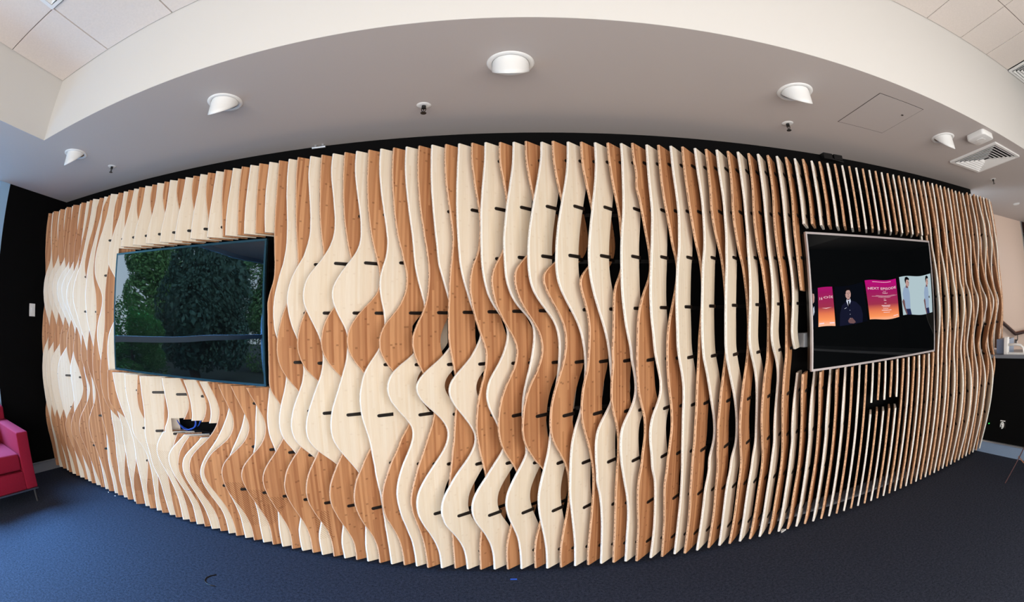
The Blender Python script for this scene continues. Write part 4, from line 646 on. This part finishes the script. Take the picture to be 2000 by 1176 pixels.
Q2 = Quad((13.40, 10.47), (15.30, 10.62), (13.43, 8.80), (15.55, 8.872))
Q3 = Quad((15.456, 10.681), (17.916, 10.794), (15.699, 8.928), (18.058, 8.967))
Q4 = Quad((18.22, 10.835), (21.28, 11.02), (18.407, 9.001), (21.28, 9.03))
SM = [M_navy, M_suit, M_hair, M_shirt, M_skin, M_skin2, M_tie, M_skin2]
m = MB(); band(m, Q0, 1, 0, 2)
shape(m, Q0, [(0.0, 0.5), (0.25, 0.55), (0.3, 0.4), (0.0, 0.3)], 2, 3); shape(m, Q0, [(0.0, 0.62), (0.3, 0.66), (0.4, 0.78), (0.3, 0.88), (0.0, 0.9)], 3, 4); shape(m, Q0, [(0.0, 0.88), (0.5, 0.85), (0.4, 0.95), (0.0, 0.97)], 4, 2)
part('picture', m, SM, tv_screen, label='sliver of a suited person at the screen edge')
m = MB(); band(m, Q1, 1, 0, 6)
text(m, Q1, '16', 0.09, 0.28, 0.68, 0.07, 2, 1); text(m, Q1, 'O', 0.35, 0.66, 0.705, 0.055, 2, 1); text(m, Q1, 'DE', 0.72, 0.98, 0.71, 0.06, 2, 1)
shape(m, Q1, [(0.2, 0.47), (0.5, 0.445), (0.85, 0.48), (0.5, 0.46)], 2, 1); shape(m, Q1, [(0.05, 0.09), (0.33, 0.09), (0.33, 0.06), (0.05, 0.06)], 2, 1); shape(m, Q1, [(0.66, 0.09), (0.95, 0.1), (0.95, 0.07), (0.66, 0.06)], 2, 1)
part('picture', m, [M_p, M_txt], tv_screen, label='narrow magenta and orange poster')
m = MB(); band(m, Q2, 1, 0); suit_man(m, Q2)
part('picture', m, SM, tv_screen, label='dark portrait of a person in a navy suit with hands folded')
m = MB(); band(m, Q3, 1, 0)
text(m, Q3, 'NEXT EPISODE', 0.06, 0.97, 0.755, 0.06, 2, 1)
text(m, Q3, 'YOU', 0.49, 0.66, 0.655, 0.035, 2, 1)
rnd = random.Random(3)
for v, u0, u1, h in ((0.945, 0.22, 0.82, 0.012), (0.715, 0.53, 0.62, 0.008), (0.60, 0.28, 0.9, 0.006), (0.58, 0.15, 0.97, 0.006), (0.56, 0.35, 0.75, 0.006), (0.52, 0.52, 0.58, 0.008), (0.48, 0.52, 0.60, 0.016), (0.41, 0.53, 0.59, 0.014), (0.345, 0.43, 0.72, 0.018), (0.315, 0.46, 0.70, 0.014), (0.27, 0.47, 0.64, 0.014), (0.225, 0.42, 0.74, 0.018), (0.175, 0.47, 0.68, 0.014), (0.06, 0.8, 0.96, 0.02)):
    u = u0
    while u < u1:
        w = 0.012+0.02*rnd.random(); shape(m, Q3, [(u, v), (min(u+w, u1), v), (min(u+w, u1), v+h), (u, v+h)], 2, 1); u += w+0.008
part('picture', m, [M_p, M_txt], tv_screen, label='magenta and orange poster reading NEXT EPISODE')
m = MB(); band(m, Q4, 1, 0); shirt_man(m, Q4, 0.0, 0.42); shirt_man(m, Q4, 0.70, 0.30)
part('picture', m, [M_ice, M_hair, M_bshirt, M_jean, M_skin, M_skin2, M_tie], tv_screen, label='pale picture of two people in light blue shirts')

# cables in the recess under the left television, sockets and switch
cab = MB()
pts = []
for i in range(40):
    a = i/39*3.3*math.pi+math.pi; pts.append(W(-15.4+0.62*math.cos(a)*(1-0.12*math.sin(i*0.4)), 0.95+0.02*i/4, 4.86+0.42*math.sin(a)+0.02*math.sin(i)))
cab.tube(pts, 0.03*U)
cab.tube([W(-16.25, 1.2, 5.4), W(-16.22, 1.05, 5.0), W(-16.25, 0.95, 4.7), W(-16.2, 0.95, 4.5)], 0.028*U)
cab.tube([W(-14.9, 1.3, 4.6), W(-14.6, 1.1, 4.75), W(-14.3, 1.1, 5.2)], 0.025*U)
single('data_cable', cab, mat('blue_cable', (40, 84, 190), 0.4), 'blue network cable coiled in the slot cut below the left television', 'cable', (-15.4, 1.2, 4.4), smooth=True)
t = thing('wall_socket', (12.4, 1.5, 8.0), 'grey power socket on the black wall left of the right television', 'socket')
part('plate', boxmb(((11.95, 0.55, 8.0), (12.95, 1.5, 8.6))), mat('grey_socket', (150, 154, 160), 0.5), t, bevel=0.004)
mm = MB(); mm.lathe([(0.0, 0.0), (0.032, 0.0), (0.032, 0.006), (0.0, 0.006)], (0, 0, 0), 16); mm.v = [tuple(W(12.4, 0.5, 8.3)+Vector((v[0], v[2]-0.002, v[1]))) for v in mm.v]
part('socket_hole', mm, M_blackp, t)
t = thing('light_switch', (-29.6, -0.9, 9.45), 'white light switch plate on the black left wall', 'switch')
pl = part('plate', boxmb(((-29.6, -1.16, 9.46), (-29.52, -0.64, 10.24))), M_plastic, t, bevel=0.002)
part('rocker', boxmb(((-29.53, -1.0, 9.7), (-29.48, -0.8, 10.0))), M_plastic, pl, bevel=0.001)
t = thing('data_outlet', (29.2, -1.8, 1.5), 'small white data outlet low on the black half wall', 'outlet')
part('plate', boxmb(((29.14, -2.1, 1.55), (29.2, -1.55, 1.95))), M_blackp, t)
mm = MB()
for k, r in enumerate((0.2, 0.13, 0.08)):
    mm.tube([W(29.1-0.03*k, -1.8+r*0.8*math.cos(a), 1.72+r*math.sin(a)) for a in [i/14*1.7*math.pi-0.6 for i in range(15)]], 0.03*U, 6)
mm.box((29.08, -2.05, 1.98), (29.14, -1.6, 2.03))
part('cord', mm, M_plastic, t)
mm = MB(); mm.box((29.1, -0.55, 1.68), (29.2, -0.5, 1.73))
single('indicator_light', mm, glow('green_led', (60, 230, 90), 2.0), 'tiny green indicator light on the black half wall by the last slat', 'light', (29.15, -0.52, 1.68))

# ------------------------------------------------------------------ ceiling fittings
M_refl = mat('lamp_reflector', (60, 58, 62), 0.15, 0.9)
LABEL = ['wall-wash downlight at the far left end of the bulkhead', 'wall-wash downlight above the left television', 'wall-wash downlight in the middle of the bulkhead', 'wall-wash downlight beside the square access hatch', 'wall-wash downlight nearest the ceiling air diffuser on the right']
ring = MB(); ring.lathe([(0.083, -0.002), (0.086, -0.006), (0.100, -0.006), (0.107, -0.001), (0.107, 0.004), (0.083, 0.004), (0.083, -0.002)], (0, 0, 0), 40)
ring_me = ring.mesh('trim_ring', M_plastic, smooth=True)
cup = MB(); cup.lathe([(0.084, 0.0005), (0.078, 0.0), (0.060, -0.003), (0.0, -0.0035)], (0, 0, 0), 32)
cup_me = cup.mesh('reflector', M_refl, smooth=True)
hood = MB(); N_ = 40; r0 = 0.082; rows = []
for i in range(N_+1):
    a = math.radians(180+8+164*i/N_) if False else math.radians(150+240*i/N_)
    x, y = r0*math.cos(a), r0*math.sin(a); d = 0.105*max(0.02, (0.5*r0-y)/(1.5*r0))**0.85
    rows.append((x, y, d))
for rr, sgn in ((1.0, 1), (0.965, -1)):
    b = len(hood.v)
    for x, y, d in rows:
        for k in range(5): hood.v.append((x*rr*(1+0.02*k/4), y*rr*(1+0.05*k/4), -d*k/4-0.002))
    for i in range(N_):
        for k in range(4):
            q = (b+i*5+k, b+(i+1)*5+k, b+(i+1)*5+k+1, b+i*5+k+1); hood.f.append(q if sgn > 0 else q[::-1]); hood.m.append(0)
for i in range(N_):
    hood.f.append((i*5+4, (i+1)*5+4, (N_+1)*5+(i+1)*5+4, (N_+1)*5+i*5+4)); hood.m.append(0)
hood_me = hood.mesh('hood', M_plastic, smooth=True)
for k, (x, y) in enumerate([(-20.52, -3.8), (-10.07, -3.76), (-0.03, -3.80), (9.87, -3.74), (19.95, -3.6)]):
    d = thing('downlight', (x, y, H), LABEL[k], 'ceiling light', 'wall-wash downlights along the bulkhead')
    link('trim_ring', ring_me, d); link('reflector', cup_me, d); link('hood', hood_me, d)
LABEL = ['sprinkler head at the left end of the ceiling', 'sprinkler head between the left and middle downlights', 'sprinkler head below the downlight beside the access hatch', 'sprinkler head at the right end past the air diffuser']
e = MB(); e.lathe([(0.0, -0.003), (0.020, -0.004), (0.036, -0.003), (0.040, 0.0)], (0, 0, 0), 24); esc_me = e.mesh('escutcheon', M_plastic, smooth=True)
e = MB(); e.lathe([(0.0, -0.02), (0.012, -0.02), (0.012, 0.0)], (0, 0, 0), 12)
for s in (-1, 1): e.tube([(s*0.011, 0, -0.015), (s*0.012, 0, -0.028), (s*0.004, 0, -0.042), (0, 0, -0.046)], 0.0022, 6)
e.tube([(0, 0, -0.015), (0, 0, -0.046)], 0.0022, 6); fr_me = e.mesh('sprinkler_frame', M_blackp)
e = MB(); e.lathe([(0.0, -0.045), (0.016, -0.046), (0.016, -0.049), (0.0, -0.049)], (0, 0, 0), 16); df_me = e.mesh('deflector', M_blackp)
for k, (x, y) in enumerate([(-20.1, -1.22), (-3.11, -1.27), (11.11, -1.18), (30.45, -1.25)]):
    d = thing('sprinkler', (x, y, H), LABEL[k], 'sprinkler', 'fire sprinklers in the bulkhead')
    link('escutcheon', esc_me, d); link('sprinkler_frame', fr_me, d); link('deflector', df_me, d)
t = thing('access_hatch', (14.7, -3.7, H), 'square flush access hatch in the soffit right of the middle', 'hatch')
g = 0.018; x0, x1, y0, y1 = 13.23, 16.2, -5.22, -2.24
part('shadow_gap', boxmb(((x0-g, y0-g, H-0.004), (x1+g, y1+g, H+0.05))), mat('hatch_gap', (60, 50, 46), 0.9), t)
pl = part('panel', boxmb(((x0+g, y0+g, H-0.012), (x1-g, y1-g, H+0.05))), M_soffit, t)
part('lock', boxmb(((15.6, -4.3, H-0.03), (15.72, -4.22, H))), M_refl, pl)
def diffuser(cx, cy, hx, hy, z, label, slope=0.0):
    t = thing('air_diffuser', (cx, cy, z), label, 'air vent')
    f = MB()
    def rect(a, w, zz, th, mb, flare=0.0):
        o = [(cx-hx*a, cy-hy*a), (cx+hx*a, cy-hy*a), (cx+hx*a, cy+hy*a), (cx-hx*a, cy+hy*a)]; b = a-w
        i = [(cx-hx*b, cy-hy*b), (cx+hx*b, cy-hy*b), (cx+hx*b, cy+hy*b), (cx-hx*b, cy+hy*b)]
        for k in range(4):
            j = (k+1) % 4
            P = [W(*o[k], zz+slope*(o[k][0]-cx)), W(*o[j], zz+slope*(o[j][0]-cx)), W(*i[j], zz+flare+slope*(i[j][0]-cx)), W(*i[k], zz+flare+slope*(i[k][0]-cx))]
            mb.prism(P, (0, 0, th*U))
    rect(1.0, 0.10, z-0.10, 0.1, f); part('frame', f, M_plastic, t)
    part('duct', boxmb(((cx-hx*0.9, cy-hy*0.9, z-0.005), (cx+hx*0.9, cy+hy*0.9, z+0.01))), M_dark, t)
    for k in range(6):
        a = 0.86-k*0.13; l = MB(); rect(a, 0.07, z-0.14, 0.03, l, 0.12); part('louvre', l, M_plastic, t)
    return t
diffuser(25.5, -3.43, 1.95, 1.93, H, 'square louvred air diffuser in the soffit at the right end')
diffuser(-14.5, -12.25, 2.0, 2.0, zt(-14.5)-0.02, 'louvred air diffuser among the raised ceiling tiles at the upper left', 2.2/42.6)
diffuser(31.15, -8.2, 2.0, 1.98, zt(31.15)-0.03, 'louvred air diffuser among the raised ceiling tiles at the upper right edge', 2.2/42.6)
t = thing('wifi_access_point', (21.65, -5.25, H), 'white rounded wireless access box on the soffit beside the right downlight', 'access point')
def rrect(cx, cy, h, r, z, n=6):
    p = []
    for q, (sx, sy) in enumerate(((1, 1), (-1, 1), (-1, -1), (1, -1))):
        for i in range(n+1):
            a = math.pi/2*(q+i/n); p.append(W(cx+sx*(h-r)+r*math.cos(a), cy+sy*(h-r)+r*math.sin(a), z))
    return p
mm = MB(); mm.prism(rrect(21.65, -5.25, 0.66, 0.22, H-0.28), (0, 0, 0.28*U)); part('case', mm, M_plastic, t, bevel=0.006, smooth=True)
pl = t.children[0]
mm = MB(); mm.prism(rrect(21.65, -5.25, 0.25, 0.1, H-0.295), (0, 0, 0.02*U)); part('cap', mm, M_plastic, pl)
mm = MB(); mm.lathe([(0.0, -0.012), (0.05, -0.012), (0.062, 0.0)], W(40.8, 1.35, H), 24)
single('ceiling_disc', mm, M_plastic, 'small round white fitting on the ceiling over the stair', 'detector', (40.8, 1.35, H), smooth=True)
mm = MB(); mm.tube([W(-8.6, 1.3, H-0.12), W(-7.95, 1.3, H-0.12)], 0.06*U); mm.box((-8.5, 1.28, H-0.12), (-8.4, 1.4, H)); mm.box((-8.15, 1.28, H-0.12), (-8.05, 1.4, H))
single('cable_clamp', mm, M_alu, 'small metal fitting at the top of the black wall left of centre', 'fitting', (-8.3, 1.35, H-0.15))
mm = MB(); mm.box((14.9, 1.15, H-0.3), (15.5, 1.5, H)); mm.box((15.6, 1.1, H-0.28), (16.2, 1.5, H-0.02)); mm.tube([W(14.9, 1.2, H-0.2), W(16.3, 1.2, H-0.32)], 0.05*U)
single('junction_box', mm, M_blackp, 'black junction box on the wall top above the right television', 'fitting', (15.5, 1.3, H-0.3))

# ------------------------------------------------------------------ red armchair on the left
M_wool = mat('crimson_wool', (138, 23, 48), 0.9, spec=0.2, noise=0.22, nscale=420, bump=0.35)
ch = thing('armchair', (-27.2, -7.2, -0.2), 'crimson upholstered armchair with square arms against the left wall', 'armchair')
FX = -24.75
mm = MB()
def armbox(x0, x1, y0, y1, z0, z1, dz=0.0):
    mb = MB(); mb.prism([W(x0, y0, z0), W(x1, y0, z0), W(x1, y0, z1), W(x0, y0, z1+dz)], (0, (y1-y0)*U, 0)); return mb
part('arm', armbox(-29.3, FX, -5.26, -4.36, 0.6, 3.6, 0.05), M_wool, ch, 0.012, True)
part('arm', armbox(-29.3, FX, -10.0, -9.1, 0.6, 3.6, 0.05), M_wool, ch, 0.012, True)
part('base', armbox(-29.3, FX-0.05, -9.1, -5.26, 0.6, 1.55), M_wool, ch, 0.008, True)
part('seat_cushion', armbox(-28.6, FX-0.1, -9.08, -5.30, 1.62, 2.5), M_wool, ch, 0.02, True, seg=3)
part('backrest', armbox(-29.4, -28.5, -9.9, -4.45, 0.7, 4.35, 0.1), M_wool, ch, 0.02, True, seg=3)
part('base_rail', boxmb(((-29.3, -10.0, 0.52), (FX+0.02, -4.36, 0.6))), M_steel, ch)
for x in (-29.0, FX-0.2):
    for y in (-9.7, -4.62):
        mm = MB(); mm.lathe([(0.0, 0.108), (0.014, 0.108), (0.010, 0.0), (0.0, 0.0)], W(x, y, -0.2), 12); part('leg', mm, M_steel, ch)

# wire chair entering at the right edge
t = thing('wire_chair', (26.4, -6.3, -0.2), 'dark wire-framed chair cut off by the right edge of the view', 'chair')
M_wire = mat('bronze_wire', (70, 46, 48), 0.35, 0.6); M_cop = mat('copper_wire', (176, 120, 92), 0.35, 0.7)
for a, b in (((24.82, -4.92, -0.2), (25.66, -5.55, 1.72)), ((27.6, -5.2, -0.2), (27.2, -5.6, 2.8)), ((25.2, -8.4, -0.2), (25.7, -8.1, 2.6)), ((27.8, -8.3, -0.2), (27.4, -8.1, 2.8))):
    mm = MB(); mm.tube([W(*a), W(*b)], 0.045*U); part('leg', mm, M_wire, t)
mm = MB(); mm.tube([W(25.6, -5.2, 1.12), W(25.6, -5.75, 0.84), W(25.7, -8.0, 0.9)], 0.035*U); part('foot_rail', mm, M_cop, t)
mm = MB()
for k in range(8): mm.tube([W(25.7, -5.6-k*0.36, 1.75+0.12*k), W(26.6, -5.6-k*0.36, 2.3), W(27.3, -5.6-k*0.36, 2.8)], 0.025*U, 6)
for k in range(4): mm.tube([W(25.7+k*0.5, -5.5, 1.75+k*0.35), W(25.7+k*0.5, -8.2, 2.6+k*0.07)], 0.03*U, 6)
part('seat', mm, M_wire, t)

# things on the half wall and the stair
t = thing('barrier_arm', (29.9, -1.6, 6.05), 'white bracket with a bent tube arm on the counter of the half wall', 'bracket')
part('post', boxmb(((29.3, -1.62, 6.05), (29.7, -1.3, 7.1))), M_plastic, t, bevel=0.004)
part('backplate', boxmb(((29.75, -1.5, 6.05), (30.9, -0.4, 6.95))), mat('blue_grey_metal', (118, 134, 160), 0.4), t)
mm = MB(); mm.tube([W(29.5, -1.6, 6.62), W(29.5, -2.3, 6.64), W(29.5, -2.75, 6.6), W(29.5, -2.98, 6.45), W(29.5, -3.05, 6.25), W(29.5, -3.06, 6.05)], 0.075*U, 12)
part('arm', mm, M_plastic, t, smooth=True)
part('foot', boxmb(((29.35, -3.6, 6.05), (29.7, -1.6, 6.16))), M_plastic, t)
t = thing('handrail', (44, 4.9, 6.0), 'dark timber handrail turning level on the warm stair wall', 'handrail')
mm = MB(); mm.tube([W(38.5, 4.75, 8.4), W(44.6, 4.75, 6.28), W(44.9, 4.75, 6.2), W(52, 4.75, 6.12)], 0.16*U, 10); part('rail', mm, M_wenge, t)
mm = MB(); mm.tube([W(38.5, 4.7, 8.55), W(44.6, 4.7, 6.43), W(44.9, 4.7, 6.35), W(52, 4.7, 6.27)], 0.05*U, 8); part('rail_cap', mm, M_cop, t)
mm = MB(); mm.tube([W(45.6, 4.75, 6.1), W(45.7, 4.8, 5.6), W(46.1, 5.25, 5.4)], 0.07*U, 8); mm.lathe([(0.0, -0.03), (0.035, -0.03), (0.035, 0.03), (0, 0.03)], W(46.1, 5.2, 5.42), 12); part('bracket', mm, M_steel, t)

# litter on the carpet
mm = MB(); mm.prism([W(11.3, 0.15, -0.2), W(11.65, 0.3, -0.2), W(11.5, 0.42, -0.2), W(11.36, 0.33, -0.2)], (0, 0, 0.01))
single('paper_scrap', mm, M_plastic, 'white paper scrap on the carpet below the right slats', 'paper', (11.45, 0.3, -0.2))
single('tape_strip', boxmb(((-0.4, -0.54, -0.2), (-0.15, -0.46, -0.185))), mat('blue_tape', (20, 90, 200), 0.4), 'short strip of bright blue tape on the carpet at centre', 'tape', (-0.3, -0.5, -0.2))
mm = MB(); mm.tube([W(x, y, -0.18) for x, y in ((-11.45, -3.35), (-11.62, -3.55), (-11.68, -3.8), (-11.6, -4.02), (-11.4, -4.16), (-11.2, -4.18), (-11.0, -4.12))], 0.022*U, 6)
single('cable_offcut', mm, M_blackp, 'curled black cable offcut on the blue carpet', 'cable', (-11.4, -3.8, -0.2), smooth=True)
for k, (x, y, l) in enumerate(((-22.76, 0.13, 'white crumb on the carpet under the left slats, left of two'), (-21.97, 0.06, 'white crumb on the carpet under the left slats, right of two'))):
    mm = MB(); mm.lathe([(0, 0.008), (0.006, 0.004), (0.006, 0.0)], W(x, y, -0.2), 7)
    single('crumb', mm, M_plastic, l, 'litter', (x, y, -0.2), group='crumbs on the carpet')

# ------------------------------------------------------------------ outside the left windows (seen mirrored in the dark screen)
struct('ground', boxmb(((-330, -260, -3.2), (-30.4, 180, -2.2))), mat('grass_verge', (40, 52, 40), 0.95, noise=0.3, nscale=2))
def leaf_mesh(name, seed, m):
    r = random.Random(seed); b = MB()
    blobs = [(r.uniform(-8, 8), r.uniform(-8, 8), r.uniform(7, 26), r.uniform(4, 8)) for _ in range(13)]
    for bx_, by_, bz, br in blobs:
        for _ in range(1500):
            d = Vector((r.gauss(0, 1), r.gauss(0, 1), r.gauss(0, 1))).normalized()*br*r.uniform(0.72, 1.02)
            c = Vector((bx_, by_, bz))+d; s = r.uniform(0.28, 0.6)
            u = Vector((r.gauss(0, 1), r.gauss(0, 1), r.gauss(0, 1))).normalized(); w = u.orthogonal().normalized()
            b.poly([(c+u*s)*U, (c+w*s*0.6)*U, (c-u*s)*U, (c-w*s*0.6)*U])
    return b.mesh(name, m)
M_leaf = [mat('leaf_green', (104, 150, 88), 0.7, noise=0.35, nscale=3), mat('leaf_dark', (58, 92, 78), 0.7, noise=0.35, nscale=3)]
LM = [leaf_mesh('foliage', 5, M_leaf[0]), leaf_mesh('foliage', 9, M_leaf[1])]
tr = MB(); tr.lathe([(0.9*U, 0), (0.6*U, 1.2), (0.35*U, 2.6), (0.0, 3.2)], (0, 0, 0), 10); TR = tr.mesh('trunk', mat('bark', (70, 58, 48), 0.9))
spots = [(-58, -34, 0, 0.6, 'small bright green tree mirrored at the left edge of the dark television'), (-66, -60, 1, 0.9, 'dark green tree mirrored left of the middle of the dark television'),
    (-62, -92, 0, 0.9, 'bright green tree mirrored right of the middle of the dark television'), (-62, -122, 1, 0.8, 'dark green tree mirrored at the right edge of the dark television'),
    (-106, -48, 1, 1.1, 'tall dark tree outside behind the small bright tree'), (-106, -88, 0, 1.1, 'tall bright tree outside behind the middle trees'), (-104, -128, 1, 1.1, 'tall dark tree outside furthest to the rear')]
for k, (x, y, i, s, lab) in enumerate(spots):
    t = thing('tree', (x, y, -2.3), lab, 'tree', 'trees outside the left windows')
    t.scale = (s, s, s*(0.8 if k == 0 else 1.25)); t.rotation_euler = (0, 0, k*1.7)
    link('foliage', LM[i], t); link('trunk', TR, t)
